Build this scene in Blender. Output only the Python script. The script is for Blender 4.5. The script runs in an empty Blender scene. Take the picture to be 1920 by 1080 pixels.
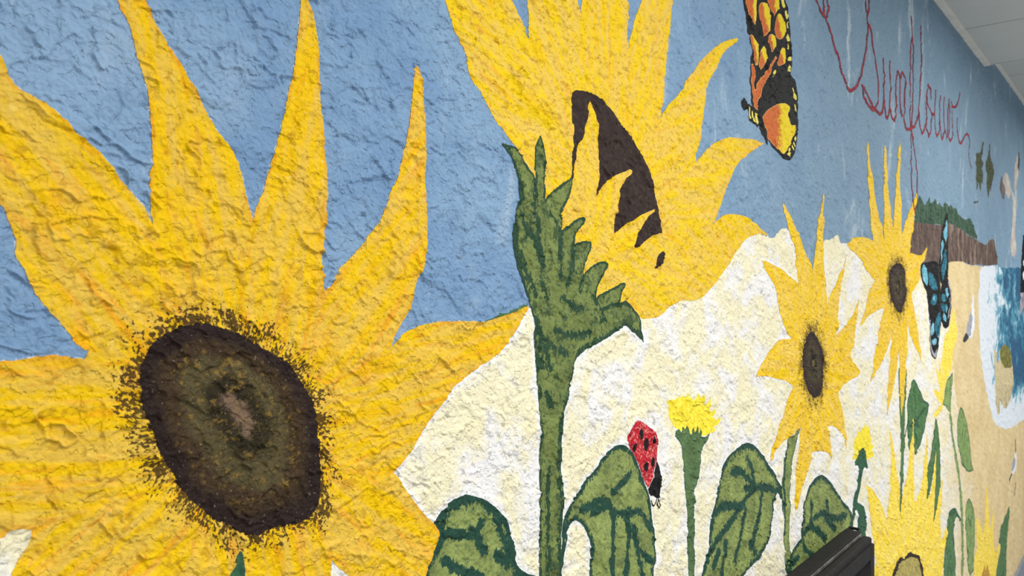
import bpy, math
import numpy as np
from mathutils import Vector

# ------------------------------------------------------------------ camera, sky, lamps, exposure
SC = bpy.context.scene
COL = SC.collection
D, ZC = 0.575, 1.64                       # camera: distance from the mural wall, height
TH = math.atan(1200 / 1450)               # angle between the view axis and the wall
SN, CS = math.sin(TH), math.cos(TH)
F = 1450.0
cam_d = bpy.data.cameras.new('camera')
cam = bpy.data.objects.new('camera', cam_d)
COL.objects.link(cam)
cam.location = (0, -D, ZC)
cam.rotation_euler = (math.pi / 2, 0, TH - math.pi / 2)
cam_d.sensor_width = 36
cam_d.lens = 36 * F / 1920
cam_d.clip_start = 0.02
cam_d.dof.use_dof = True
cam_d.dof.focus_distance = 0.98
cam_d.dof.aperture_fstop = 14.0
SC.camera = cam

world = bpy.data.worlds.new('world')
SC.world = world
world.use_nodes = True
bg = world.node_tree.nodes['Background']
bg.inputs[0].default_value = (0.90, 0.96, 1.0, 1)
bg.inputs[1].default_value = 0.16

CEIL, CEIL2 = 2.627, 2.705                # the two ceiling heights
def lamp(x, y, power, sx=0.6, sy=1.2):
    ld = bpy.data.lights.new('ceiling_lamp', 'AREA')
    ld.shape = 'RECTANGLE'
    ld.size, ld.size_y = sx, sy
    ld.energy = power
    ld.color = (1.0, 0.985, 0.95)
    o = bpy.data.objects.new('ceiling_lamp', ld)
    o.location = (x, y, CEIL - 0.03)
    COL.objects.link(o)
def fill_light(x, y, z, power, aim):
    ld = bpy.data.lights.new('added_fill_light', 'AREA')
    ld.shape = 'RECTANGLE'; ld.size, ld.size_y = 1.8, 1.7
    ld.energy = power; ld.color = (.95, .98, 1.0)
    o = bpy.data.objects.new('added_fill_light', ld)
    o.location = (x, y, z)
    o.rotation_euler = (Vector(aim) - Vector((x, y, z))).to_track_quat('-Z', 'Y').to_euler()
    COL.objects.link(o)
fill_light(4.6, -3.4, 1.05, 22, (3.2, 0, .75))  # added area light out of view, brightens the lower far end of the wall
for lx in (-1.3, 0.9, 3.1, 5.3):
    lamp(lx, -1.45, 52)
SC.view_settings.view_transform = 'Standard'
SC.view_settings.look = 'None'
SC.view_settings.gamma = 1
SC.view_settings.use_curve_mapping = False
SC.view_settings.exposure = -0.28

# ------------------------------------------------------------------ outlines of the painting, in mm on the wall (along, up)
SH = {
'cream': '90.6,1546.7 174.5,1529.4 279.4,1471.5 424.6,1467.8 513.4,1519.1 596.5,1564.8 675.6,1588.6 719.7,1617.1 987.5,1624.5 1157.6,1674.7 1302.3,1725.0 1409.8,1744.2 1453.8,1740.5 1488.9,1737.1 1516.7,1745.9 1536.7,1755.5 1560.1,1761.2 1590.0,1754.2 1652.6,1662.6 1771.8,1663.9 1782.6,1740.8 1834.6,1750.5 1865.4,1755.7 1897.1,1766.1 1913.2,1759.3 1925.5,1748.4 1958.8,1747.4 1997.4,1750.4 2578.0,1753.6 2716.8,1673.9 3201.6,1630.2 3250.4,1521.2 3280.2,1360.6 3362.3,1191.4 3537.8,1021.6 3730.1,835.5 3833.3,678.4 4026.7,491.7 4100.0,157.0 4175.7,-460.7 90.6,1384.2',
'beach': '2513.0,1735.3 3192.0,1741.3 3320.9,1740.9 3470.2,1746.9 3560.9,1738.7 3655.9,1732.2 3730.1,1738.3 3914.1,1735.6 7328.5,1756.1 7328.5,-1884.5 2513.0,290.2',
'sea': '3873.3,1720.9 3846.6,1640.0 3833.3,1555.3 3859.9,1439.6 3886.8,1350.3 3914.1,1313.5 3941.7,1278.5 4012.3,1198.9 4114.9,1113.1 4206.8,1040.4 4302.3,992.6 4453.2,959.1 4651.1,920.9 4906.5,893.6 5076.6,887.7 5258.0,881.4 5631.9,854.7 7328.5,686.3 7328.5,1764.4 5258.0,1755.8 4825.2,1747.0 4541.2,1741.3 4318.6,1749.5 4055.7,1738.7 3927.9,1733.6',
'A_head': '291.8,1609.8 304.6,1612.2 317.8,1611.3 331.5,1607.0 344.2,1602.1 356.8,1595.8 370.4,1587.4 382.3,1580.7 395.1,1570.6 403.8,1559.1 407.7,1550.8 414.9,1539.2 418.9,1522.6 420.6,1506.6 422.9,1485.8 424.6,1464.4 423.5,1452.2 417.2,1440.7 403.8,1434.8 387.6,1436.8 370.4,1436.3 358.8,1434.7 345.6,1440.5 332.9,1449.6 322.3,1457.6 312.0,1467.1 300.3,1477.9 293.0,1488.8 286.4,1503.5 279.4,1514.4 274.2,1528.4 268.6,1542.3 264.7,1557.4 263.5,1569.3 264.7,1581.0 267.4,1589.8 272.6,1599.0 279.4,1603.9 286.8,1607.2',
'A0': '227.2,1596.3 275.4,1675.9 313.3,1690.3 355.4,1697.0 391.3,1658.4 427.0,1637.6 460.7,1600.2 504.4,1581.7 513.4,1513.9 511.3,1457.5 479.8,1406.4 436.3,1392.8 345.6,1373.8 259.6,1409.4 193.7,1479.6 212.8,1544.9',
'A1': '152.7,1813.7 165.6,1798.5 174.5,1790.0 179.0,1779.2 185.2,1771.7 189.9,1768.8 197.9,1765.3 206.1,1760.7 214.4,1753.0 223.0,1745.1 231.8,1738.9 242.7,1727.0 252.0,1716.6 261.6,1705.8 268.2,1698.5 279.4,1668.1 296.0,1631.8 304.6,1606.8 279.4,1591.8 252.0,1589.7 227.2,1596.3 222.0,1599.2 215.1,1609.5 206.1,1620.8 199.5,1629.2 193.1,1640.0 187.7,1653.0 183.0,1662.1 183.7,1669.1 180.6,1679.4 176.6,1691.0 174.5,1695.3 168.5,1715.3 159.8,1754.8',
'A2': '240.9,1874.2 248.3,1847.8 251.6,1839.1 255.0,1835.3 258.9,1822.3 264.7,1802.5 268.2,1787.5 270.2,1774.8 271.4,1761.9 273.0,1748.6 272.6,1731.5 270.6,1722.1 271.4,1711.5 271.8,1696.8 275.4,1667.9 296.0,1615.4 355.4,1595.8 360.3,1648.9 354.4,1697.3 350.5,1713.3 349.0,1723.3 347.1,1730.5 342.3,1744.3 334.7,1756.3 326.9,1762.4 321.0,1771.2 314.2,1782.7 308.9,1791.4 301.6,1802.3 296.0,1811.0 289.7,1820.2 283.5,1826.8 276.6,1837.1 272.6,1845.6 268.2,1854.3 255.8,1873.2',
'A3': '407.7,1900.1 403.8,1892.4 402.1,1871.8 398.3,1844.4 395.1,1823.7 389.7,1801.0 384.4,1780.3 379.1,1759.5 371.9,1740.4 366.8,1721.9 360.3,1709.8 355.4,1697.4 348.1,1648.8 350.5,1596.1 391.3,1570.9 424.6,1611.3 426.4,1639.0 425.8,1662.5 427.5,1678.4 430.5,1702.6 431.0,1739.7 428.7,1763.5 426.4,1787.2 424.6,1810.8 422.9,1842.0 420.6,1868.6 417.2,1882.0 411.6,1893.7',
'A4': '542.1,1866.1 537.7,1859.2 536.2,1840.6 533.3,1813.2 527.6,1789.3 522.6,1767.3 515.5,1749.0 506.5,1735.0 501.0,1719.4 493.0,1703.3 479.8,1689.3 466.9,1675.1 454.5,1664.7 444.1,1656.1 434.6,1641.5 427.0,1637.6 413.2,1602.2 407.7,1564.9 436.3,1552.8 504.4,1581.7 511.3,1591.2 520.4,1602.9 529.7,1613.3 537.0,1625.5 542.1,1643.8 551.0,1661.8 555.6,1680.0 556.3,1702.0 554.8,1727.6 554.0,1753.3 555.6,1771.5 554.8,1790.6 551.8,1825.6 549.5,1843.2 547.3,1857.4',
'A5': '504.4,1581.7 522.6,1593.8 537.0,1598.6 557.1,1603.2 578.0,1604.7 615.7,1604.0 645.3,1602.5 663.5,1605.5 682.2,1608.6 701.7,1613.7 724.8,1619.6 720.7,1613.3 707.6,1600.4 694.8,1585.9 682.2,1574.2 669.0,1565.2 650.7,1558.0 632.9,1551.6 615.7,1543.2 599.0,1535.5 586.0,1525.5 570.1,1510.5 557.1,1499.0 544.3,1486.6 534.8,1475.2 522.6,1466.5 511.3,1457.5 448.3,1473.0 418.9,1516.4 448.3,1561.4',
'A6': '511.3,1457.5 522.6,1445.3 532.6,1432.6 544.3,1417.8 559.4,1401.8 570.9,1390.8 574.8,1381.0 568.6,1368.1 557.1,1354.6 545.8,1319.7 534.8,1277.6 486.3,1328.2 454.5,1373.1 436.3,1392.8 418.9,1440.3 436.3,1475.2',
'A7': '418.9,1440.3 436.3,1392.8 434.6,1378.8 424.6,1348.1 370.4,1298.3 322.3,1338.9 291.8,1395.3 313.3,1463.9',
'A8': '193.7,1479.9 190.9,1471.0 185.8,1463.2 179.7,1452.6 171.5,1433.6 154.1,1399.0 223.0,1387.5 291.8,1395.3 331.5,1451.3 291.8,1493.2',
'A9': '97.5,1542.5 119.4,1570.4 141.6,1587.5 174.5,1592.7 184.6,1592.6 200.5,1594.4 209.4,1594.1 217.2,1591.8 227.2,1590.7 271.4,1592.4 279.4,1515.6 291.8,1489.1 193.7,1479.6 181.5,1482.5 174.5,1477.6 141.6,1479.2 119.4,1510.3',
'A_tip': '345.6,1425.7 348.1,1421.1 349.0,1412.1 349.5,1403.2 350.5,1350.2 340.9,1336.2 324.6,1359.3 336.2,1407.0 339.5,1411.7 342.3,1415.3 341.8,1420.2',
'B1': '586.8,2043.7 557.1,1991.2 566.3,1966.7 582.8,1943.7 590.0,1928.8 599.0,1912.4 613.1,1894.6 621.6,1873.2 639.0,1855.0 659.8,1834.9 675.6,1821.1 691.9,1808.8 719.7,1792.5 801.2,1748.6 837.0,1835.3 778.4,1886.6 722.8,1938.0 717.7,1946.3 707.6,1960.7 691.9,1975.0 661.6,2014.7 630.3,2033.8',
'B2': '767.3,2125.5 735.2,2077.5 719.7,2014.8 719.7,1983.0 725.8,1965.6 723.8,1940.8 745.7,1860.7 818.9,1832.6 849.4,1893.5 834.6,1974.2 833.3,1996.1 827.3,2013.9 822.5,2053.9 803.5,2095.4',
'B3': '901.4,2185.1 864.6,2117.2 843.2,2053.5 838.2,2017.0 833.3,1996.1 843.2,1899.3 957.6,1853.2 987.5,1904.3 951.8,1979.8 950.3,2016.6 950.3,2049.2 948.9,2094.2 936.0,2142.6',
'B4': '1092.0,2223.1 1051.1,2167.3 1010.7,2106.0 992.0,2061.1 972.4,2030.1 960.5,2004.0 951.8,1979.8 957.6,1898.9 1002.9,1828.6 1049.4,1900.1 1051.1,1915.8 1059.4,1958.1 1067.9,2000.9 1076.4,2044.1 1085.0,2087.8 1100.8,2142.6 1100.8,2184.5',
'B5': '1049.4,1898.5 1059.4,1911.6 1071.3,1922.8 1088.5,1934.2 1115.1,1952.7 1129.6,1971.0 1157.6,1993.2 1182.7,2016.3 1216.6,2038.4 1264.9,2065.4 1327.5,2089.4 1318.2,2077.5 1273.6,2051.8 1243.6,2021.0 1222.8,1998.3 1202.5,1972.6 1196.5,1948.3 1186.6,1916.5 1176.8,1885.9 1163.3,1860.3 1159.5,1843.3 1102.5,1774.2 1018.6,1767.0 1002.9,1844.3',
'B6': '1159.5,1843.3 1182.7,1857.7 1216.6,1880.1 1258.4,1896.2 1295.6,1905.4 1348.5,1911.4 1397.2,1916.7 1453.8,1917.8 1404.7,1898.8 1365.3,1881.6 1332.1,1863.8 1302.3,1838.4 1280.1,1810.7 1258.4,1781.0 1243.6,1765.2 1226.9,1749.5 1138.8,1700.1 1051.1,1721.1 1042.8,1769.1',
'B7': '1226.9,1749.5 1243.6,1756.9 1273.6,1767.3 1318.2,1771.5 1355.7,1771.4 1397.2,1764.4 1430.2,1754.4 1477.9,1741.7 1422.5,1741.9 1372.5,1731.3 1332.1,1710.1 1302.3,1690.1 1273.6,1670.7 1243.6,1651.9 1216.6,1637.3 1190.5,1624.9 1151.9,1619.2 1115.1,1620.6 1079.8,1612.7 1051.1,1599.4 1010.7,1595.0 981.4,1599.7 957.6,1640.0 1034.7,1712.2',
'B0': '722.8,1938.0 833.3,1996.1 951.8,1979.8 1049.4,1898.5 1159.5,1843.3 1226.9,1749.5 1157.6,1648.7 987.5,1601.1 888.0,1625.5 778.4,1720.0 694.8,1807.9 735.2,1858.8',
'B_head': '812.9,1891.3 824.9,1896.4 841.9,1898.4 855.7,1898.2 868.4,1897.8 881.4,1895.3 896.0,1890.7 913.6,1884.4 924.7,1877.4 936.0,1868.8 950.3,1860.5 963.5,1852.6 975.4,1843.6 982.9,1837.6 996.7,1827.0 1006.0,1816.4 1017.0,1803.4 1025.0,1791.5 1029.8,1778.4 1034.7,1766.8 1041.2,1752.8 1044.5,1738.5 1051.1,1723.6 1010.7,1713.5 987.5,1702.2 915.0,1684.3 874.9,1711.8 837.0,1737.7 814.1,1780.5 816.5,1793.1 814.1,1801.7 816.5,1822.0 815.3,1834.1 817.7,1842.7 815.3,1856.1 814.1,1871.7 811.7,1881.5',
'B_blob': '1052.7,1696.0 1059.4,1692.2 1056.1,1684.8 1056.1,1679.1 1042.8,1672.3 1034.7,1668.9 1028.2,1669.6 1033.0,1674.5 1036.3,1680.2 1037.9,1686.6 1044.5,1692.5',
'BF1': '854.4,1887.4 858.2,1885.2 862.0,1879.5 867.1,1873.3 868.4,1865.0 873.6,1858.7 873.6,1847.9 876.2,1834.7 877.5,1823.4 877.5,1791.0 876.2,1781.5 871.0,1768.1 873.6,1763.3 862.0,1711.1 812.9,1715.3 790.9,1732.9 801.2,1747.2 811.7,1761.1 814.1,1769.5 816.5,1780.8 818.9,1791.3 821.3,1800.6 823.7,1809.8 826.1,1818.5 829.7,1828.7 837.0,1835.3 841.9,1843.7 843.2,1850.2 848.2,1859.5 850.7,1869.1 850.7,1879.6',
'BF2': '963.5,1809.0 963.5,1803.7 951.8,1797.8 941.7,1790.6 934.6,1782.4 930.3,1773.7 930.3,1764.0 923.3,1756.0 920.5,1743.9 916.4,1728.8 915.0,1716.9 901.4,1683.9 849.4,1703.4 862.0,1739.5 873.6,1763.3 882.7,1775.7 896.0,1785.0 910.9,1793.3 928.9,1799.7 946.0,1805.4 953.2,1808.6',
'BF3': '1031.4,1759.3 1026.6,1754.9 1012.3,1747.5 1002.9,1740.6 996.7,1734.7 987.5,1726.3 982.9,1722.2 972.4,1712.3 967.9,1703.7 967.9,1696.8 950.3,1655.2 888.0,1683.5 917.8,1716.3 924.7,1718.9 937.4,1725.6 950.3,1733.2 963.5,1736.4 979.9,1743.6 998.2,1749.6 1017.0,1755.0',
'BF4': '1051.1,1723.6 1018.6,1717.0 990.5,1705.4 967.9,1696.8 917.8,1716.3 812.9,1722.2 789.7,1732.8 803.5,1687.6 843.2,1636.5 888.0,1607.4 981.4,1599.7 1051.1,1599.4 1138.8,1657.2 1138.8,1717.2',
'B_calyx': '705.6,1765.5 705.6,1745.5 701.7,1732.6 696.7,1719.7 694.8,1704.1 696.7,1688.0 701.7,1671.3 706.6,1657.6 712.6,1644.4 719.7,1631.7 726.9,1618.3 732.0,1609.2 735.2,1597.5 734.1,1582.8 737.3,1566.5 738.3,1544.5 778.4,1533.4 812.9,1534.5 821.3,1546.3 832.1,1553.1 848.2,1559.8 868.4,1565.7 901.4,1588.8 871.0,1627.1 837.0,1654.0 818.9,1697.1 786.3,1713.8 756.4,1750.0 735.2,1752.6 733.1,1769.7',
'B_stem': '738.3,1556.1 740.4,1523.7 743.6,1502.0 745.7,1469.3 745.7,1414.8 745.7,1289.5 745.7,1088.3 788.6,1069.0 788.6,1317.5 792.0,1332.2 795.4,1361.0 793.1,1395.3 789.7,1429.5 790.9,1463.0 794.3,1484.8 804.7,1501.9 809.4,1517.1 812.9,1530.4 821.3,1547.7 778.4,1566.7',
'BS1': '672.8,1806.6 682.2,1804.9 691.9,1805.0 701.7,1802.0 709.6,1797.5 716.7,1790.8 724.8,1783.5 730.0,1776.5 734.1,1768.6 735.2,1742.9 719.7,1728.9 702.6,1733.9 705.6,1745.5 705.6,1758.0 704.6,1769.2 700.7,1777.5 695.8,1783.8 689.9,1791.8 682.2,1797.5 674.7,1802.6',
'BS2': '748.9,1826.8 752.1,1819.4 754.2,1807.3 757.5,1796.0 757.5,1783.5 756.4,1770.9 756.4,1750.0 752.1,1718.3 738.3,1717.4 735.2,1752.6 734.1,1770.5 734.1,1780.8 735.2,1793.1 736.2,1804.9 738.3,1814.8 742.5,1820.6',
'BS3': '816.5,1783.5 815.3,1770.3 811.7,1763.1 802.4,1748.7 794.3,1739.9 789.7,1730.8 790.9,1722.8 786.3,1713.8 767.3,1699.4 745.7,1717.9 758.6,1750.2 769.5,1758.4 784.0,1767.2 805.9,1778.2',
'BS4': '790.9,1713.4 801.2,1718.7 812.9,1724.9 827.3,1730.7 837.0,1732.8 843.2,1731.1 841.9,1726.1 833.3,1719.3 824.9,1712.6 820.1,1705.4 817.7,1688.1 789.7,1666.9 772.8,1686.4 785.2,1712.4',
'BS5': '818.9,1695.7 827.3,1698.9 838.2,1701.4 848.2,1701.9 857.0,1701.6 860.8,1697.5 855.7,1689.5 849.4,1680.8 848.2,1675.2 841.9,1672.2 839.5,1656.8 830.9,1636.5 801.2,1640.0 807.0,1674.1',
'BS6': '837.0,1650.5 839.5,1656.8 849.4,1663.2 863.3,1670.6 877.5,1675.2 890.7,1676.3 900.0,1672.9 897.3,1668.5 888.0,1661.0 881.4,1650.1 873.6,1640.0 871.0,1627.1 843.2,1615.5 830.9,1629.6',
'BS7': '873.6,1628.5 888.0,1633.5 905.4,1638.5 921.9,1643.0 933.1,1647.5 940.3,1646.8 940.3,1642.3 931.7,1635.5 928.9,1628.1 926.1,1619.9 901.4,1603.4 862.0,1608.0',
'BS8': '849.4,1560.4 824.9,1570.9 837.0,1598.1 888.0,1614.6 915.0,1619.3 926.1,1619.9 944.5,1621.9 956.1,1617.9 969.4,1609.3 981.4,1600.5 987.5,1591.0 989.0,1579.3 992.0,1569.0 993.6,1558.8 981.4,1568.8 969.4,1574.7 956.1,1582.2 941.7,1587.3 931.7,1583.9 909.5,1576.0 892.0,1571.0 868.4,1565.7',
'B_leafL': '735.2,1253.9 694.8,1213.9 604.7,1223.8 545.8,1281.7 541.4,1315.7 545.8,1346.9 549.5,1352.9 553.3,1359.5 555.6,1367.1 562.4,1373.6 568.6,1382.0 570.1,1388.8 565.5,1396.0 570.1,1401.0 578.8,1407.5 594.0,1414.3 604.7,1414.9 617.4,1415.2 632.9,1409.1 646.2,1403.3 658.9,1394.6 673.7,1381.6 685.1,1369.8 689.9,1358.2 694.8,1344.6 701.7,1330.3 699.7,1323.3 706.6,1311.4 722.8,1299.3 740.4,1291.0',
'B_leafR': '788.6,1304.1 792.0,1323.4 797.7,1349.7 814.1,1365.9 832.1,1378.7 846.9,1389.1 858.2,1391.9 873.6,1401.2 889.3,1412.2 906.8,1419.6 928.9,1420.6 946.0,1416.4 963.5,1404.5 978.4,1386.6 989.0,1369.9 1001.3,1348.8 1012.3,1329.3 1017.0,1310.8 1023.4,1282.3 1026.6,1252.8 1029.8,1231.2 1021.8,1223.8 1020.2,1210.8 1020.2,1163.1 979.9,1102.5 921.9,1083.0 864.6,1148.6 854.4,1215.9 854.4,1258.3 854.4,1280.2 853.2,1303.2 846.9,1318.1 834.6,1333.0 820.1,1341.2 803.5,1332.1 801.2,1319.1 795.4,1304.3 790.9,1289.4 792.0,1262.8 786.3,1264.5',
'C0': '1639.8,1640.0 1726.0,1678.6 1823.3,1607.0 1897.1,1529.1 1997.4,1470.5 1909.2,1392.9 1830.8,1323.8 1726.0,1330.0 1652.6,1346.0 1611.5,1433.7 1608.4,1534.8',
'C1': '1551.2,1812.3 1548.3,1803.5 1560.1,1789.3 1574.9,1770.8 1590.0,1753.1 1605.3,1734.0 1617.7,1712.3 1624.0,1690.2 1630.3,1673.6 1639.8,1640.0 1646.2,1549.8 1702.1,1524.3 1739.9,1616.5 1726.0,1678.6 1705.5,1697.9 1685.3,1718.1 1659.1,1736.4 1636.6,1755.6 1611.5,1773.1 1590.0,1791.5 1566.0,1806.0',
'C2': '1797.3,1855.0 1789.9,1836.2 1779.0,1811.3 1761.1,1792.1 1757.5,1770.5 1750.4,1746.5 1746.9,1722.7 1739.9,1697.7 1726.0,1678.6 1702.1,1570.6 1736.4,1522.5 1808.3,1542.9 1823.3,1607.0 1819.5,1625.4 1815.8,1655.8 1808.3,1686.1 1800.9,1706.5 1800.9,1736.8 1797.3,1766.8 1797.3,1804.2 1804.6,1843.6',
'C3': '1440.6,1692.9 1451.1,1679.9 1472.5,1665.9 1491.6,1653.6 1508.3,1641.1 1516.7,1627.3 1522.4,1611.3 1531.0,1595.2 1542.5,1575.7 1557.1,1559.0 1574.9,1546.3 1608.4,1534.8 1685.3,1502.2 1692.0,1547.9 1652.6,1617.4 1639.8,1646.7 1611.5,1656.6 1574.9,1668.3 1545.4,1677.6 1516.7,1682.3 1464.4,1691.5',
'C4': '1608.4,1535.9 1580.9,1535.1 1545.4,1536.9 1522.4,1534.9 1502.7,1527.5 1477.9,1515.4 1459.1,1504.3 1435.4,1491.7 1417.4,1481.1 1412.3,1472.5 1435.4,1472.4 1477.9,1467.7 1516.7,1460.0 1560.1,1451.8 1590.0,1442.4 1614.6,1433.4 1685.3,1433.3 1692.0,1501.8',
'C5': '1980.1,1726.1 1942.0,1691.4 1909.2,1669.1 1885.1,1647.5 1861.5,1631.3 1830.8,1606.9 1808.3,1542.9 1771.8,1496.7 1827.1,1487.1 1897.1,1531.6 1901.1,1551.6 1909.2,1593.1 1913.2,1618.4 1921.4,1643.8 1933.7,1660.5 1954.6,1687.8 1971.5,1711.5',
'C6': '2073.7,1618.3 2055.3,1597.0 2028.2,1577.5 1988.7,1558.8 1946.2,1543.5 1897.1,1527.8 1789.9,1489.5 1808.3,1458.0 1997.4,1470.5 2014.9,1485.2 2032.7,1500.1 2046.2,1526.1 2059.8,1556.5 2069.0,1590.0',
'C7': '1997.4,1470.5 2032.7,1453.4 2064.4,1438.9 2087.6,1428.9 2082.9,1421.1 2055.3,1416.8 2010.5,1412.8 1967.2,1407.7 1933.7,1401.9 1905.1,1392.1 1808.3,1397.3 1782.6,1448.0',
'C8': '1905.1,1393.3 1913.2,1379.8 1929.6,1362.7 1946.2,1337.6 1954.6,1321.0 1963.0,1297.9 1971.5,1275.9 1980.1,1244.6 1954.6,1269.4 1929.6,1292.4 1889.1,1310.8 1861.5,1319.6 1830.8,1323.8 1771.8,1377.3 1808.3,1409.4',
'C9': '1702.1,1408.6 1652.6,1343.7 1643.0,1324.8 1636.6,1297.7 1627.1,1271.3 1624.0,1246.2 1617.7,1202.9 1617.7,1172.8 1633.4,1180.5 1662.3,1211.7 1688.7,1234.0 1708.9,1254.6 1726.0,1278.5 1771.8,1329.5 1754.0,1391.2',
'C10': '1726.0,1406.0 1719.1,1336.8 1726.0,1278.5 1750.4,1278.1 1789.9,1271.6 1827.1,1261.9 1842.3,1252.0 1861.5,1241.4 1857.7,1261.9 1849.9,1281.6 1842.3,1301.3 1830.8,1323.8 1808.3,1385.1',
'C11': '1611.5,1433.7 1596.1,1425.3 1580.9,1416.0 1563.0,1404.9 1551.2,1386.9 1533.8,1370.9 1519.6,1353.7 1505.5,1340.0 1491.6,1324.3 1480.7,1310.5 1480.7,1302.2 1494.4,1305.0 1508.3,1317.4 1531.0,1325.5 1560.1,1331.7 1580.9,1332.9 1605.3,1337.0 1633.4,1343.0 1652.6,1346.0 1719.1,1400.9 1685.3,1433.3',
'C_head': '1722.5,1544.2 1739.9,1539.9 1761.1,1528.3 1779.0,1511.8 1793.6,1494.1 1800.9,1475.5 1800.9,1452.5 1797.3,1432.3 1789.9,1414.9 1771.8,1401.2 1743.4,1397.1 1722.5,1404.1 1698.7,1418.2 1682.0,1434.8 1668.8,1457.7 1665.6,1480.7 1668.8,1503.3 1675.4,1520.0 1688.7,1536.5 1705.5,1542.6',
'C_stem': '1652.6,1347.1 1633.4,1343.0 1608.4,1335.5 1577.9,1332.3 1571.9,1324.5 1566.0,1309.1 1560.1,1293.9 1554.2,1275.4 1548.3,1247.5 1545.4,1218.0 1551.2,1173.7 1554.2,1143.9 1557.1,1108.6 1560.1,1076.4 1574.9,1060.3 1596.1,1067.6 1593.0,1093.7 1587.0,1113.9 1587.0,1155.6 1590.0,1190.0 1593.0,1238.8 1599.2,1270.7 1608.4,1289.0 1617.7,1301.9 1627.1,1319.3 1639.8,1332.0',
'C_leafL': '1148.2,1113.7 1157.6,1119.3 1182.7,1164.2 1196.5,1184.2 1210.6,1209.9 1222.8,1249.2 1237.3,1278.6 1252.0,1309.5 1273.6,1333.3 1302.3,1347.1 1341.5,1355.2 1372.5,1355.2 1404.7,1345.2 1440.6,1324.3 1475.2,1297.9 1502.7,1275.2 1539.6,1245.9 1548.3,1236.7 1545.4,1212.6 1522.4,1232.3 1511.1,1230.4 1499.9,1209.6 1491.6,1187.4 1486.1,1165.7 1464.4,1144.1 1435.4,1129.2 1389.7,1123.6 1358.1,1115.8 1302.3,1073.1',
'C_leafR': '1560.1,1076.4 1574.9,1057.1 1620.8,1036.2 2032.7,1026.9 2006.1,1086.2 1946.2,1125.3 1893.1,1161.7 1838.4,1197.3 1789.9,1218.7 1743.4,1219.1 1695.4,1205.1 1672.1,1177.8 1662.3,1140.1 1655.8,1111.1 1627.1,1101.5 1596.1,1094.0',
'H_tuft': '1067.9,1466.1 1074.7,1467.0 1081.5,1467.9 1090.2,1465.3 1099.0,1467.6 1106.1,1469.4 1111.5,1466.3 1115.1,1470.1 1122.3,1465.9 1127.8,1468.7 1133.3,1472.4 1138.8,1465.8 1144.4,1462.7 1153.8,1459.0 1163.3,1461.5 1171.0,1468.5 1176.8,1460.9 1182.7,1458.5 1188.6,1464.9 1192.5,1457.4 1190.5,1443.4 1200.5,1446.7 1206.5,1449.6 1214.6,1455.0 1218.7,1450.0 1210.6,1433.9 1222.8,1430.6 1231.0,1433.2 1239.4,1432.2 1239.4,1426.8 1224.8,1420.4 1243.6,1414.4 1258.4,1417.9 1260.6,1412.1 1249.9,1406.2 1231.0,1403.3 1239.4,1395.8 1212.6,1396.0 1190.5,1394.8 1165.2,1401.1 1146.3,1403.9 1115.1,1411.8 1099.0,1419.9 1088.5,1426.4 1081.5,1434.0 1074.7,1443.9 1074.7,1453.8 1071.3,1460.8',
'H_stem': '1093.7,1407.3 1097.2,1416.0 1104.3,1418.4 1111.5,1411.5 1120.5,1419.5 1127.8,1413.4 1135.1,1420.0 1142.6,1409.6 1148.2,1400.1 1151.9,1408.2 1155.7,1414.6 1161.4,1403.4 1169.1,1416.3 1174.9,1401.4 1182.7,1407.4 1188.6,1401.2 1182.7,1395.0 1194.5,1392.4 1212.6,1396.0 1206.5,1386.1 1190.5,1374.4 1184.6,1362.1 1176.8,1350.2 1172.9,1334.3 1169.1,1318.4 1159.5,1309.0 1159.5,1263.8 1157.6,1216.5 1161.4,1194.6 1159.5,1170.8 1159.5,901.4 1133.3,913.3 1133.3,1178.3 1133.3,1278.4 1127.8,1318.8 1122.3,1351.3 1118.7,1368.9 1115.1,1382.2 1109.7,1395.7',
'I_tuft': '2019.3,1215.8 2037.2,1226.1 2032.7,1246.8 2041.7,1264.1 2059.8,1265.5 2069.0,1277.6 2087.6,1269.5 2097.0,1284.6 2116.0,1277.8 2130.4,1293.8 2145.0,1275.2 2159.8,1277.3 2169.7,1257.7 2189.8,1240.6 2184.7,1227.2 2205.0,1219.8 2194.8,1207.2 2205.0,1191.3 2174.7,1193.6 2149.9,1192.2 2064.4,1206.8 2032.7,1209.5',
'I_stem': '2111.2,1229.0 2135.3,1214.1 2145.0,1194.4 2149.9,1179.6 2159.8,1163.9 2130.4,1174.7 2111.2,1169.9 2101.7,1157.9 2087.6,1129.3 2055.3,1092.7 2032.7,1060.2 2019.3,1036.8 1988.7,1037.7 2010.5,1072.0 2032.7,1116.2 2050.7,1136.6 2059.8,1156.3 2069.0,1177.6 2064.4,1190.6 2041.7,1195.9 2041.7,1202.6 2064.4,1212.2 2073.7,1224.1 2097.0,1227.2',
'I_leaf': '2032.7,1080.2 2019.3,1093.8 2046.2,1101.3 2087.6,1089.8 2120.8,1074.4 2135.3,1057.3 2140.1,1025.7 2135.3,981.0 2059.8,1006.8 2059.8,1033.7 2064.4,1066.4 2055.3,1081.9',
'J_shell': '978.4,1448.4 990.5,1444.4 1006.0,1437.7 1020.2,1429.4 1033.0,1420.3 1037.9,1410.0 1037.9,1394.7 1036.3,1381.3 1029.8,1371.2 1025.0,1360.9 1017.0,1351.3 1007.5,1345.2 999.8,1354.6 990.5,1369.7 979.9,1387.1 967.9,1400.7 957.6,1411.5 951.8,1423.8 953.2,1434.2 960.5,1441.6 970.9,1447.1',
'J_head': '1036.3,1379.7 1044.5,1367.8 1046.1,1355.4 1044.5,1341.1 1042.8,1323.7 1034.7,1323.8 1025.0,1329.8 1015.4,1331.8 1007.5,1342.9 1017.0,1350.5 1026.6,1360.6',
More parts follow.
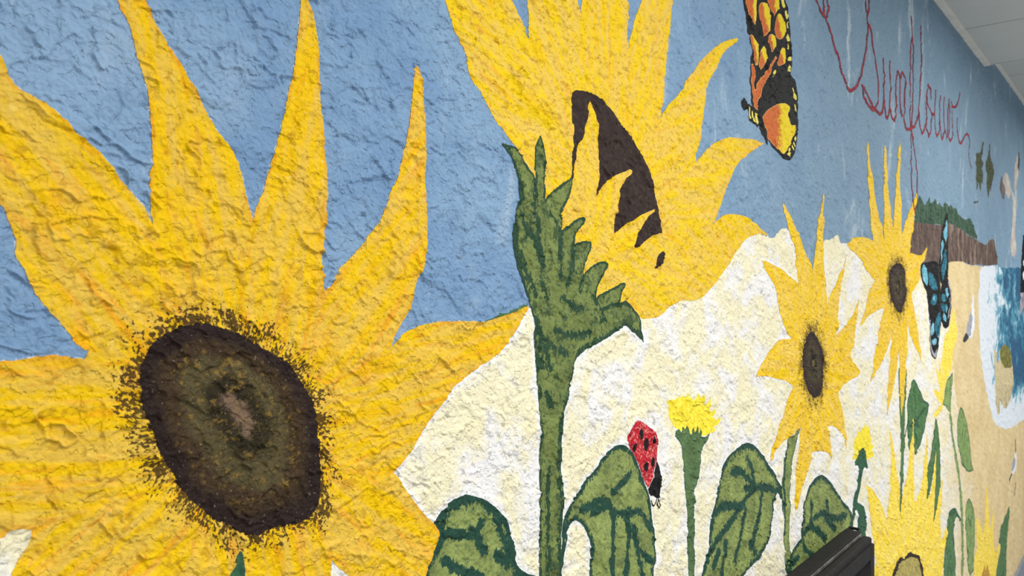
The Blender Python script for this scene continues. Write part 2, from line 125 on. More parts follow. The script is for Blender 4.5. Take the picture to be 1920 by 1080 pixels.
'K_wing': '1475.2,2370.8 1392.2,2324.8 1353.3,2262.0 1350.9,2193.2 1355.7,2165.5 1358.1,2147.6 1365.3,2134.0 1370.1,2123.5 1372.5,2111.4 1382.3,2107.0 1387.2,2088.4 1389.7,2076.1 1382.3,2062.5 1382.3,2032.9 1384.8,2008.7 1387.2,1986.5 1402.2,1974.3 1425.1,1961.2 1430.2,1946.9 1432.8,1934.1 1448.5,1929.3 1459.1,1919.6 1467.1,1915.6 1467.1,1928.0 1502.7,1915.4 1533.8,1906.9 1563.0,1901.1 1590.0,1903.4 1611.5,1915.0 1617.7,1928.1 1627.1,1947.3 1633.4,1976.2 1636.6,2004.8 1633.4,2037.8 1627.1,2059.0 1617.7,2072.7 1596.1,2079.2 1596.1,2096.8 1599.2,2139.4 1596.1,2157.4 1590.0,2182.2 1577.9,2208.5 1566.0,2225.8 1551.2,2264.7 1531.0,2333.1',
'Kc1': '1367.7,2237.5 1397.2,2271.9 1417.4,2243.5 1414.8,2172.4 1414.8,2157.3 1412.3,2143.6 1404.7,2131.6 1389.7,2135.6 1375.0,2149.4 1365.3,2163.3',
'Kc2': '1440.6,2184.8 1461.8,2188.7 1477.9,2180.8 1486.1,2164.3 1480.7,2147.3 1467.1,2131.4 1451.1,2123.2 1440.6,2127.7 1435.4,2143.7 1427.6,2160.8 1427.6,2175.0',
'Kc3': '1453.8,2244.9 1486.1,2296.7 1519.6,2265.5 1533.8,2211.3 1533.8,2200.6 1516.7,2187.3 1502.7,2174.0 1488.9,2181.8 1472.5,2192.8',
'Kc4': '1533.8,2189.9 1551.2,2187.1 1563.0,2168.6 1557.1,2150.9 1542.5,2139.7 1519.6,2138.3 1508.3,2150.2 1513.9,2167.5 1522.4,2181.5',
'Kc5': '1384.8,2109.6 1397.2,2111.7 1412.3,2104.5 1427.6,2101.2 1425.1,2088.4 1419.9,2061.0 1412.3,2058.3 1399.7,2072.5 1392.2,2082.7 1389.7,2098.9',
'Kc6': '1448.5,2104.2 1464.4,2099.8 1467.1,2088.0 1453.8,2070.6 1432.8,2053.7 1425.1,2062.2 1427.6,2074.9 1438.0,2092.5',
'Kc7': '1480.7,2132.7 1502.7,2139.3 1516.7,2133.3 1513.9,2120.0 1494.4,2101.6 1480.7,2110.9 1472.5,2120.3',
'Kc8': '1548.3,2124.0 1566.0,2127.1 1568.9,2108.2 1557.1,2094.7 1528.1,2082.9 1519.6,2086.3 1533.8,2107.7',
'Kc9': '1384.8,2055.2 1397.2,2057.0 1404.7,2048.7 1409.8,2040.7 1404.7,2024.7 1409.8,2010.7 1414.8,2015.7 1417.4,2025.3 1432.8,2037.5 1459.1,2055.3 1483.4,2075.1 1513.9,2100.9 1519.6,2096.9 1494.4,2073.4 1491.6,2066.5 1464.4,2040.0 1448.5,2025.5 1440.6,2009.6 1425.1,1995.5 1422.5,1982.9 1425.1,1976.3 1409.8,1978.6 1399.7,1986.8 1394.7,1997.8 1389.7,2021.6',
'Kc10': '1440.6,1965.8 1459.1,1978.2 1494.4,1994.9 1536.7,2010.0 1566.0,2014.3 1590.0,2012.1 1580.9,1995.2 1587.0,1984.1 1596.1,1976.9 1617.7,1979.3 1620.8,1972.0 1611.5,1959.4 1593.0,1937.9 1571.9,1921.8 1551.2,1910.3 1531.0,1915.1 1502.7,1921.7 1464.4,1929.7 1459.1,1947.4 1448.5,1958.0',
'Ks1': '1542.5,2224.4 1557.1,2228.7 1563.0,2209.8 1551.2,2205.4',
'Ks2': '1560.1,2202.5 1568.9,2203.9 1574.9,2189.2 1563.0,2186.0',
'Ks3': '1568.9,2182.1 1577.9,2183.4 1583.9,2173.0 1574.9,2170.6',
'Ks4': '1580.9,2161.3 1590.0,2155.9 1590.0,2148.2 1577.9,2144.1 1571.9,2151.4',
'Ks5': '1577.9,2139.8 1587.0,2137.6 1583.9,2129.2 1574.9,2128.1',
'Ks6': '1580.9,2113.2 1593.0,2116.0 1590.0,2106.5 1577.9,2104.8',
'Ks7': '1577.9,2097.2 1590.0,2094.4 1593.0,2085.2 1577.9,2084.1',
'Ks8': '1508.3,2071.2 1516.7,2067.7 1494.4,2052.4 1499.9,2063.0',
'Ks9': '1602.2,2055.1 1611.5,2053.7 1624.0,2036.1 1620.8,2031.0 1608.4,2036.4',
'Ks10': '1611.5,2021.5 1617.7,2021.5 1630.3,2009.3 1620.8,2009.8',
'Ks11': '1587.0,1929.3 1593.0,1925.8 1587.0,1918.4 1580.9,1921.9',
'Ks12': '1577.9,1917.2 1596.1,1919.6 1590.0,1910.0 1571.9,1912.0',
'Ks13': '1599.2,1936.6 1611.5,1928.3 1608.4,1924.6 1596.1,1931.7',
'Ks14': '1608.4,1944.5 1617.7,1935.9 1614.6,1933.2 1605.3,1939.7',
'Ks15': '1617.7,1957.0 1624.0,1952.4 1617.7,1944.8 1611.5,1950.5',
'K_eye': '1346.2,1976.9 1353.3,1986.9 1362.9,1984.9 1370.1,1978.4 1372.5,1970.0 1360.5,1964.9 1350.9,1969.0',
'K_body': '1370.1,1977.4 1375.0,1979.3 1384.8,1979.1 1402.2,1977.3 1419.9,1977.4 1427.6,1966.7 1427.6,1947.4 1419.9,1943.2 1394.7,1948.1 1382.3,1950.0 1377.4,1964.0 1372.5,1970.0',
'Kb1': '1377.4,1975.8 1382.3,1973.7 1389.7,1955.2 1384.8,1953.4 1379.9,1963.4',
'Kb2': '1394.7,1971.9 1399.7,1966.8 1407.2,1950.2 1402.2,1950.3 1394.7,1960.0',
'Kb3': '1409.8,1970.6 1417.4,1966.9 1425.1,1951.1 1419.9,1949.2 1409.8,1960.6',
'D0': '2210.2,1764.2 2513.0,1797.2 2604.8,1746.4 2639.0,1628.4 2578.0,1523.2 2408.7,1525.1 2236.1,1663.1',
'D1': '2149.9,2025.0 2145.0,2003.4 2154.8,1969.9 2154.8,1926.5 2164.7,1892.5 2174.7,1844.2 2184.7,1799.7 2205.0,1772.5 2225.6,1697.4 2379.4,1700.7 2311.4,1774.8 2300.4,1791.9 2289.5,1813.4 2262.5,1830.6 2246.6,1855.5 2225.6,1889.7 2199.9,1931.4 2174.7,1976.6 2164.7,2011.8',
'D2': '2328.1,2042.2 2311.4,2017.6 2311.4,1971.7 2305.9,1925.2 2311.4,1869.5 2311.4,1834.0 2317.0,1781.0 2362.1,1700.3 2481.6,1702.9 2408.7,1814.7 2391.0,1830.4 2385.2,1860.4 2367.8,1893.8 2350.7,1938.8 2345.0,1975.7 2339.3,2021.4',
'D3': '2487.8,2074.6 2469.2,2043.7 2463.0,2003.8 2444.7,1958.1 2432.6,1918.2 2426.6,1863.6 2408.7,1817.8 2450.8,1702.2 2578.0,1704.9 2513.0,1798.8 2506.7,1838.1 2506.7,1885.6 2494.1,1944.5 2494.1,2007.7 2500.4,2052.7',
'D4': '2702.4,1944.0 2645.9,1907.0 2604.8,1882.2 2584.7,1861.1 2551.7,1837.9 2525.8,1809.0 2513.0,1797.2 2500.4,1703.3 2618.4,1705.8 2604.8,1746.4 2618.4,1763.3 2625.2,1788.3 2652.8,1827.8 2666.8,1865.4 2681.0,1888.2 2702.4,1923.7',
'D5': '2604.8,1746.4 2659.8,1746.6 2746.1,1744.4 2783.5,1752.6 2806.3,1763.8 2845.1,1775.9 2845.1,1763.5 2829.5,1745.4 2798.7,1727.0 2761.0,1717.4 2746.1,1698.2 2746.1,1674.2 2716.8,1658.7 2681.0,1640.0 2639.0,1628.4 2545.2,1640.0 2545.2,1720.3',
'D6': '1975.8,1748.1 1993.0,1752.8 2019.3,1763.3 2064.4,1768.2 2125.6,1771.3 2174.7,1768.2 2210.2,1764.2 2379.4,1700.7 2379.4,1640.0 2236.1,1661.6 2199.9,1664.2 2169.7,1675.1 2135.3,1688.6 2111.2,1701.9 2078.3,1716.0 2037.2,1728.1 1993.0,1737.1',
'D7': '2236.1,1663.1 2205.0,1652.8 2179.7,1641.4 2159.8,1624.6 2145.0,1602.4 2125.6,1584.7 2111.2,1571.3 2097.0,1555.2 2082.9,1540.8 2106.5,1548.1 2145.0,1560.6 2184.7,1569.3 2236.1,1576.6 2278.6,1582.9 2317.0,1583.6 2450.8,1593.4 2379.4,1655.2',
'D8': '2317.0,1585.1 2300.4,1566.2 2278.6,1549.3 2262.5,1523.6 2246.6,1496.8 2230.9,1471.7 2210.2,1444.5 2194.8,1413.0 2174.7,1383.7 2199.9,1399.7 2236.1,1415.2 2278.6,1429.3 2317.0,1448.6 2345.0,1466.1 2373.6,1484.1 2391.0,1502.9 2414.6,1535.6 2450.8,1577.8',
'D9': '2426.6,1562.9 2408.7,1525.1 2396.9,1499.6 2385.2,1465.2 2373.6,1426.5 2362.1,1380.7 2350.7,1333.6 2345.0,1265.3 2356.4,1286.4 2373.6,1308.4 2402.8,1334.1 2426.6,1364.0 2450.8,1400.5 2475.4,1459.7 2513.0,1544.7',
'D10': '2475.4,1545.9 2475.4,1459.7 2487.8,1408.5 2487.8,1348.7 2494.1,1308.6 2513.0,1250.9 2519.4,1275.6 2538.7,1313.3 2551.7,1363.3 2564.8,1412.2 2578.0,1461.5 2578.0,1526.4',
'D11': '2639.0,1628.4 2639.0,1611.9 2659.8,1586.7 2681.0,1557.8 2695.2,1530.5 2716.8,1500.9 2731.4,1471.3 2753.5,1444.4 2768.4,1390.1 2731.4,1427.0 2673.9,1455.9 2645.9,1475.8 2611.6,1498.9 2591.4,1519.4 2525.8,1576.2',
'D_head': '2402.8,1702.7 2444.7,1711.4 2487.8,1712.4 2519.4,1702.1 2545.2,1684.9 2551.7,1664.1 2571.4,1631.9 2558.2,1606.1 2525.8,1582.6 2506.7,1568.7 2481.6,1566.1 2450.8,1576.2 2402.8,1598.7 2373.6,1624.9 2362.1,1655.1 2356.4,1668.6 2373.6,1686.9',
'D_stem': '2475.4,1404.8 2571.4,1397.1 2558.2,1317.6 2545.2,1222.7 2538.7,1127.5 2525.8,1065.9 2513.0,1004.8 2494.1,964.6 2487.8,1010.2 2494.1,1103.5 2494.1,1229.7 2481.6,1325.7',
'D_leaf': '2666.8,1354.5 2695.2,1341.8 2731.4,1321.3 2768.4,1295.3 2806.3,1273.8 2876.8,1255.2 2868.9,1240.2 2845.1,1216.5 2821.8,1186.2 2798.7,1166.8 2753.5,1142.4 2716.8,1127.7 2688.1,1113.8 2666.8,1124.1 2639.0,1151.8 2611.6,1138.0 2591.4,1157.6 2584.7,1189.6 2578.0,1234.4 2578.0,1258.7 2584.7,1288.8 2604.8,1320.8 2639.0,1347.1',
'E0': '2154.8,916.0 2225.6,890.8 2251.9,973.3 2345.0,989.5 2513.0,981.0 2673.9,970.6 2909.2,911.6 3036.1,828.3 3018.6,739.5 3107.8,688.0 3089.6,598.1 3053.7,514.8 2992.7,331.5 2578.0,342.0 2278.6,615.6 2199.9,787.0 2154.8,857.3',
'E1': '2140.1,1128.5 2149.9,1100.1 2174.7,1048.5 2199.9,981.8 2220.5,913.7 2225.6,879.3 2513.0,798.3 2513.0,877.7 2345.0,989.5 2317.0,1021.2 2262.5,1062.4 2210.2,1097.7',
'E2': '2373.6,1247.9 2373.6,1210.0 2385.2,1161.2 2385.2,1114.0 2379.4,1071.1 2362.1,1036.9 2345.0,989.5 2391.0,878.4 2578.0,861.2 2500.4,975.9 2481.6,1057.0 2450.8,1111.3 2426.6,1154.2 2402.8,1205.6',
'E3': '2659.8,1265.1 2645.9,1190.5 2625.2,1158.9 2604.8,1114.6 2578.0,1078.6 2538.7,1041.0 2500.4,975.9 2513.0,861.9 2753.5,799.3 2673.9,970.6 2673.9,1012.4 2666.8,1052.3 2666.8,1177.5',
'E4': '2845.1,1181.2 2837.3,1129.5 2806.3,1080.2 2783.5,1030.4 2753.5,996.6 2688.1,959.2 2673.9,836.7 2992.7,755.4 2909.2,920.6 2868.9,1018.0 2860.9,1070.9 2853.0,1127.1',
'E5': '2984.2,1103.2 2967.2,1063.8 2942.1,1011.7 2901.0,940.3 2829.5,779.5 3080.6,714.1 3044.9,854.3 3010.0,936.2 2984.2,1015.0',
'E6': '3089.6,971.3 3053.7,927.4 2992.7,866.0 2950.4,748.0 3126.1,664.0 3027.3,742.9 3036.1,776.1 3062.6,863.5 3098.7,937.3',
'E7': '3201.6,790.1 3144.7,770.5 3098.7,753.1 3044.9,744.0 2950.4,729.8 2992.7,534.3 3062.6,615.4 3098.7,644.8 3116.9,685.6 3154.1,729.7 3192.0,770.9',
'E_head': '2379.4,790.5 2402.8,814.1 2444.7,836.2 2481.6,843.3 2513.0,839.6 2538.7,826.4 2578.0,828.7 2618.4,827.9 2659.8,808.7 2724.1,788.2 2746.1,767.0 2776.0,741.6 2798.7,700.5 2798.7,578.7 2731.4,515.3 2578.0,533.4 2426.6,622.2 2379.4,714.6',
'E_core': '2414.6,780.0 2426.6,807.3 2463.0,824.9 2513.0,826.9 2558.2,817.9 2611.6,813.3 2673.9,793.2 2716.8,774.9 2746.1,739.6 2768.4,692.0 2761.0,591.0 2695.2,544.9 2578.0,556.1 2456.9,627.2 2414.6,703.2',
'E_leaf': '2975.7,1194.4 2958.8,1174.7 2942.1,1137.0 2917.3,1099.2 2901.0,1071.3 2860.9,1046.1 2853.0,1017.4 2853.0,976.8 2837.3,934.1 2876.8,954.2 2901.0,972.6 2933.8,1005.9 2958.8,1043.3 2975.7,1097.2 2984.2,1038.9 2975.7,970.7 2967.2,908.3 2933.8,833.8 2984.2,867.9 3018.6,901.1 3053.7,946.1 3053.7,1017.4 3044.9,1075.1 3027.3,1124.4 3010.0,1173.3',
'F_petal': '3290.3,1564.0 3240.5,1527.5 3201.6,1487.6 3144.7,1472.6 3107.8,1430.6 3071.6,1376.1 3089.6,1331.2 3062.6,1348.6 3036.1,1386.2 3018.6,1426.5 3036.1,1341.5 2984.2,1367.9 2992.7,1345.1 3027.3,1306.8 3053.7,1270.6 3001.3,1287.1 2942.1,1293.1 2992.7,1262.2 3071.6,1229.1 3018.6,1218.5 2950.4,1208.6 2958.8,1196.6 3010.0,1197.4 3098.7,1210.8 3116.9,1239.1 3135.4,1281.2 3182.4,1305.7 3220.9,1325.7 3260.3,1348.2 3280.2,1390.5 3320.9,1426.2 3372.9,1464.1 3351.9,1493.6 3320.9,1519.0 3331.1,1538.9',
'F_stem': '3260.3,1328.4 3270.2,1297.7 3250.4,1250.0 3240.5,1221.4 3240.5,1185.9 3270.2,1122.5 3310.6,1056.6 3362.3,987.4 3415.5,916.4 3448.1,847.8 3470.2,790.9 3481.3,704.4 3492.5,628.0 3481.3,504.7 3492.5,-131.0 3448.1,-111.3 3437.2,517.3 3448.1,639.3 3437.2,714.8 3426.3,800.3 3394.1,879.2 3362.3,936.5 3310.6,1006.3 3270.2,1062.8 3230.7,1128.0 3211.2,1179.6 3172.9,1203.8 3098.7,1226.0 3126.1,1247.7 3144.7,1280.3 3182.4,1305.7 3220.9,1314.0',
'F_leaf1': '3437.2,1176.4 3394.1,1160.9 3372.9,1134.9 3362.3,1089.4 3362.3,1058.8 3383.4,1024.9 3415.5,999.1 3437.2,970.6 3470.2,941.8 3526.4,921.3 3549.3,906.5 3619.7,889.3 3705.0,880.3 3668.0,917.8 3643.7,961.5 3619.7,1011.1 3596.0,1060.2 3572.5,1091.5 3526.4,1129.7 3481.3,1156.4',
'F_leaf2': '3607.8,785.1 3560.9,777.8 3537.8,750.8 3526.4,700.1 3549.3,641.3 3560.9,584.8 3572.5,528.0 3631.7,461.5 3705.0,462.7 3717.5,501.5 3730.1,554.0 3742.7,620.2 3730.1,692.5 3680.3,745.7',
'F_leaf3': '3300.4,456.2 3201.6,350.5 3116.9,513.8 3107.8,611.8 3116.9,664.6 3144.7,716.7 3182.4,755.6 3163.5,773.7 3172.9,798.6 3211.2,815.3 3260.3,818.2 3320.9,806.9 3383.4,774.7 3437.2,735.6 3415.5,734.4 3372.9,762.8 3331.1,766.2 3300.4,753.2 3290.3,717.5 3310.6,674.3 3320.9,633.4 3331.1,594.3 3320.9,550.7',
'G_petal': '3768.2,674.9 3820.1,647.1 3886.8,608.5 3941.7,548.6 3998.0,582.2 4012.3,662.3 4055.7,773.2 4100.0,643.2 4114.9,554.6 4175.7,527.9 4206.8,570.2 4238.2,625.6 4254.1,546.8 4238.2,487.9 4286.1,375.0 4368.2,391.8 4453.2,393.4 4436.0,361.3 4351.6,306.3 4302.3,269.1 4335.0,131.9 4206.8,22.9 3983.8,5.1 3807.0,160.9 3717.5,303.2 3730.1,433.3 3730.1,500.3 3794.0,528.4 3794.0,596.4',
'G_head': '3886.8,376.7 3955.6,396.8 3998.0,408.7 4026.7,372.1 4070.4,396.0 4100.0,351.5 4145.1,319.1 4160.4,235.9 4026.7,204.7 3886.8,318.8',
'G_leaf': '4765.9,509.3 4651.1,485.0 4488.0,466.4 4436.0,436.9 4401.9,401.2 4470.6,378.5 4418.9,334.5 4351.6,296.0 4302.3,264.0 4270.0,177.5 4401.9,-18.6 4613.9,17.5 4651.1,169.0 4669.9,294.9 4688.8,375.0 4746.4,430.3',
'L_wing1': '3163.5,1914.6 3182.4,1910.2 3192.0,1870.0 3192.0,1790.1 3192.0,1708.2 3182.4,1680.8 3154.1,1655.4 3062.6,1655.0 3027.3,1686.5 3036.1,1731.4 3053.7,1784.4 3071.6,1836.0 3116.9,1874.8',
'L_wing2': '3071.6,1668.3 3172.9,1678.8 3201.6,1661.5 3230.7,1642.0 3250.4,1606.3 3240.5,1563.0 3220.9,1528.0 3201.6,1503.2 3144.7,1493.8 3098.7,1507.1 3071.6,1526.9 3053.7,1602.5',
'L_wing3': '2776.0,1667.6 2761.0,1689.9 2761.0,1710.5 2791.1,1721.6 2992.7,1732.1 3036.1,1710.9 3044.9,1658.7 3053.7,1602.5 3053.7,1546.2 2992.7,1522.1 2884.9,1525.7 2868.9,1570.7 2853.0,1606.4 2837.3,1627.7 2798.7,1648.7',
'L_wing4': '2884.9,1543.6 3053.7,1565.0 3071.6,1523.1 3071.6,1510.0 3044.9,1477.3 3027.3,1440.8 3001.3,1416.5 2967.2,1396.7 2925.6,1410.5 2901.0,1431.9 2884.9,1468.6 2884.9,1506.1',
'Lp1': '3172.9,1890.1 3182.4,1869.4 3182.4,1834.4 3154.1,1802.0 3107.8,1830.4 3107.8,1841.8 3144.7,1867.0',
'Lp2': '3098.7,1812.8 3116.9,1796.5 3071.6,1745.5 3053.7,1716.9 3062.6,1758.4 3071.6,1794.6',
'Lp3': '3126.1,1781.6 3154.1,1761.5 3163.5,1721.2 3098.7,1664.7 3071.6,1679.6 3062.6,1705.8 3098.7,1746.4',
'Lp4': '2798.7,1718.3 2829.5,1708.5 2853.0,1696.6 2860.9,1661.3 2837.3,1645.3 2814.0,1655.7 2783.5,1679.8 2776.0,1700.5',
'Lp5': '2876.8,1697.0 2933.8,1683.5 2984.2,1663.9 3010.0,1634.4 2967.2,1632.7 2901.0,1641.8 2876.8,1666.7',
'Lp6': '2950.4,1620.0 3001.3,1614.1 3001.3,1601.2 2958.8,1581.6 2901.0,1588.0 2909.2,1607.6',
'Lp16': '2933.8,1609.2 2958.8,1612.6 2967.2,1599.8 2933.8,1592.9',
'Lp7': '3044.9,1557.7 3062.6,1532.8 3036.1,1483.3 3001.3,1468.2 2967.2,1502.8 2975.7,1535.5',
'Lp8': '2933.8,1525.9 2958.8,1514.1 2950.4,1487.1 2917.3,1477.7 2901.0,1494.7 2917.3,1515.6',
'Lp9': '3027.3,1509.7 3053.7,1505.0 3044.9,1471.6 3018.6,1467.3 2984.2,1480.1 3001.3,1501.4',
'Lp10': '2925.6,1464.7 2967.2,1468.0 3001.3,1462.6 2992.7,1448.3 2950.4,1445.2 2925.6,1453.9',
'Lp11': '3144.7,1638.1 3182.4,1641.9 3192.0,1620.5 3182.4,1601.1 3135.4,1626.6',
'Lp12': '3089.6,1621.1 3144.7,1615.0 3154.1,1595.6 3098.7,1590.6 3071.6,1602.3',
'Lp13': '3071.6,1585.3 3135.4,1582.4 3144.7,1565.0 3116.9,1554.1 3080.6,1566.3',
'Lp14': '3163.5,1583.9 3182.4,1564.2 3154.1,1547.4 3144.7,1565.0',
'Lp15': '3116.9,1554.1 3154.1,1532.0 3154.1,1516.6 3116.9,1523.6 3098.7,1539.3',
'rock': '2578.0,1847.7 2673.9,1850.9 2837.3,1860.0 3010.0,1858.5 3220.9,1879.6 3341.5,1875.3 3481.3,1867.1 3596.0,1854.2 3730.1,1850.1 3833.3,1841.5 3941.7,1834.8 4041.1,1834.4 4114.9,1859.5 4206.8,1866.4 4270.0,1864.4 4302.3,1832.9 4351.6,1793.9 4368.2,1753.2 4085.1,1741.8 3914.1,1740.3 3807.0,1740.1 3655.9,1734.4 3560.9,1738.7 3448.1,1744.2 3320.9,1740.9 3211.2,1734.0 3036.1,1714.6 2578.0,1704.9',
'trees': '2673.9,1847.5 2681.0,1883.2 2702.4,1910.2 2716.8,1918.2 2738.7,1937.2 2768.4,1931.3 2791.1,1916.0 2821.8,1913.3 2853.0,1926.5 2876.8,1946.4 2901.0,1925.3 2925.6,1929.2 2950.4,1940.4 2975.7,1946.3 3010.0,1930.8 3044.9,1937.4 3089.6,1927.9 3126.1,1946.2 3163.5,1947.4 3201.6,1937.0 3240.5,1950.0 3280.2,1933.4 3331.1,1945.4 3383.4,1923.0 3426.3,1922.0 3481.3,1913.3 3537.8,1913.0 3619.7,1925.1 3680.3,1916.0 3717.5,1894.0 3768.2,1872.3 3820.1,1845.4 3730.1,1850.1 3607.8,1854.8 3481.3,1867.1 3341.5,1873.2 3220.9,1877.7 3098.7,1866.0 2884.9,1854.3',
'island': '4270.0,1355.1 4335.0,1323.0 4351.6,1278.4 4470.6,1293.1 4418.9,1320.1 4470.6,1343.0 4559.2,1353.8 4707.8,1339.8 4805.3,1306.1 4865.5,1239.9 4906.5,1179.6 4927.2,1123.3 4845.3,1077.4 4765.9,1046.8 4632.4,1026.6 4488.0,1067.7 4436.0,1092.0 4436.0,1029.3 4368.2,1032.6 4318.6,1077.0 4286.1,1174.5 4286.1,1250.4 4254.1,1330.9',
'island_top': '4559.2,1353.8 4707.8,1339.8 4805.3,1306.1 4845.3,1258.3 4865.5,1220.0 4632.4,1232.9 4505.6,1264.2 4436.0,1306.0 4470.6,1343.0',
'gull_body': '3705.0,1617.8 3730.1,1584.1 3730.1,1528.3 3742.7,1501.0 3742.7,1471.9 3705.0,1451.2 3680.3,1425.8 3607.8,1440.4 3584.2,1489.0 3655.9,1530.2 3680.3,1584.8',
'gull_wing': '3655.9,1541.2 3680.3,1525.2 3680.3,1492.1 3643.7,1443.0 3584.2,1445.9 3549.3,1466.8 3572.5,1495.9 3607.8,1522.8',
'gull_tail': '3549.3,1460.4 3596.0,1441.0 3549.3,1426.1 3503.7,1424.3 3481.3,1431.9 3503.7,1449.7',
'gull2_body': '4948.0,758.2 5033.1,726.8 5054.8,685.0 5011.6,648.7 4906.5,639.1 4845.3,659.0 4948.0,668.9 5011.6,692.5 4948.0,743.8',
'gull2_wing': '4969.0,725.8 4990.2,693.2 4948.0,668.9 4845.3,661.8 4865.5,697.8 4906.5,719.2',
'plumeA': '3941.7,2285.4 3873.3,2226.9 3807.0,2218.0 3768.2,2192.4 3768.2,2160.9 3794.0,2152.7 3768.2,2109.0 3794.0,2050.6 3833.3,2097.9 3886.8,2057.2 3914.1,2106.5 3941.7,2095.3 3955.6,2134.4 3927.9,2161.8 3955.6,2193.3 3914.1,2202.1 3941.7,2245.5 3969.7,2282.4',
'plumeB': '4114.9,2298.6 4085.1,2233.7 4026.7,2209.3 4012.3,2171.8 4070.4,2159.3 4041.1,2108.0 4070.4,2069.9 4100.0,2048.4 4130.0,2102.5 4160.4,2078.5 4191.2,2123.5 4222.4,2146.7 4254.1,2192.9 4206.8,2227.1 4160.4,2233.6 4145.1,2302.9',
'pelican': '4613.9,2224.1 4707.8,2221.1 4785.5,2196.3 4845.3,2148.9 4906.5,2103.3 4885.9,2010.3 4865.5,1952.2 4845.3,1914.2 4805.3,1872.9 4805.3,1836.4 4885.9,1810.9 4948.0,1807.1 5033.1,1830.3 5054.8,1872.1 4990.2,1910.1 4990.2,1974.0 5011.6,2033.6 5033.1,2093.7 5011.6,2150.2 5054.8,2215.9 5143.3,2287.9 5165.8,2359.4 5165.8,2404.4 5098.7,2386.4 5033.1,2342.5 4969.0,2288.0 4948.0,2204.8 4969.0,2146.3 4927.2,2122.3 4865.5,2173.5 4746.4,2106.1 4669.9,2110.2 4613.9,2126.8 4541.2,2167.8',
'pel_wing': '4505.6,2198.5 4541.2,2167.8 4613.9,2137.6 4595.6,2108.8 4559.2,2084.1 4488.0,2098.9 4436.0,2125.4 4453.2,2161.2',
'pel_tip': '5120.9,2395.3 5165.8,2404.4 5165.8,2344.4 5143.3,2290.8 5098.7,2297.5 5098.7,2350.8',
'speck': '3705.0,1993.2 3742.7,2005.3 3781.1,2006.4 3807.0,2013.2 3820.1,2007.5 3768.2,1998.5',
'R_wing': '5329.0,1948.4 5281.5,1884.7 5258.0,1838.0 5234.6,1764.4 5211.5,1670.2 5188.6,1615.9 5305.1,1612.4 5501.9,1640.0 5767.6,1772.7 5631.9,1932.1',
'R_low': '5211.5,1624.9 5188.6,1549.7 5143.3,1481.8 5234.6,1494.4 5377.4,1531.2 5685.5,1574.5 5685.5,1656.4 5377.4,1640.0',
'Rs1': '5305.1,1726.0 5353.1,1739.1 5377.4,1702.2 5329.0,1683.2',
'Rs2': '5329.0,1794.2 5377.4,1807.9 5401.9,1777.4 5353.1,1763.9',
'A_smear': '634.6,1601.1 649.8,1604.1 661.6,1606.8 670.9,1610.8 685.1,1611.6 696.7,1615.1 709.6,1619.2 722.8,1621.5 718.7,1615.9 699.7,1608.8 675.6,1603.3 652.5,1599.8',
}
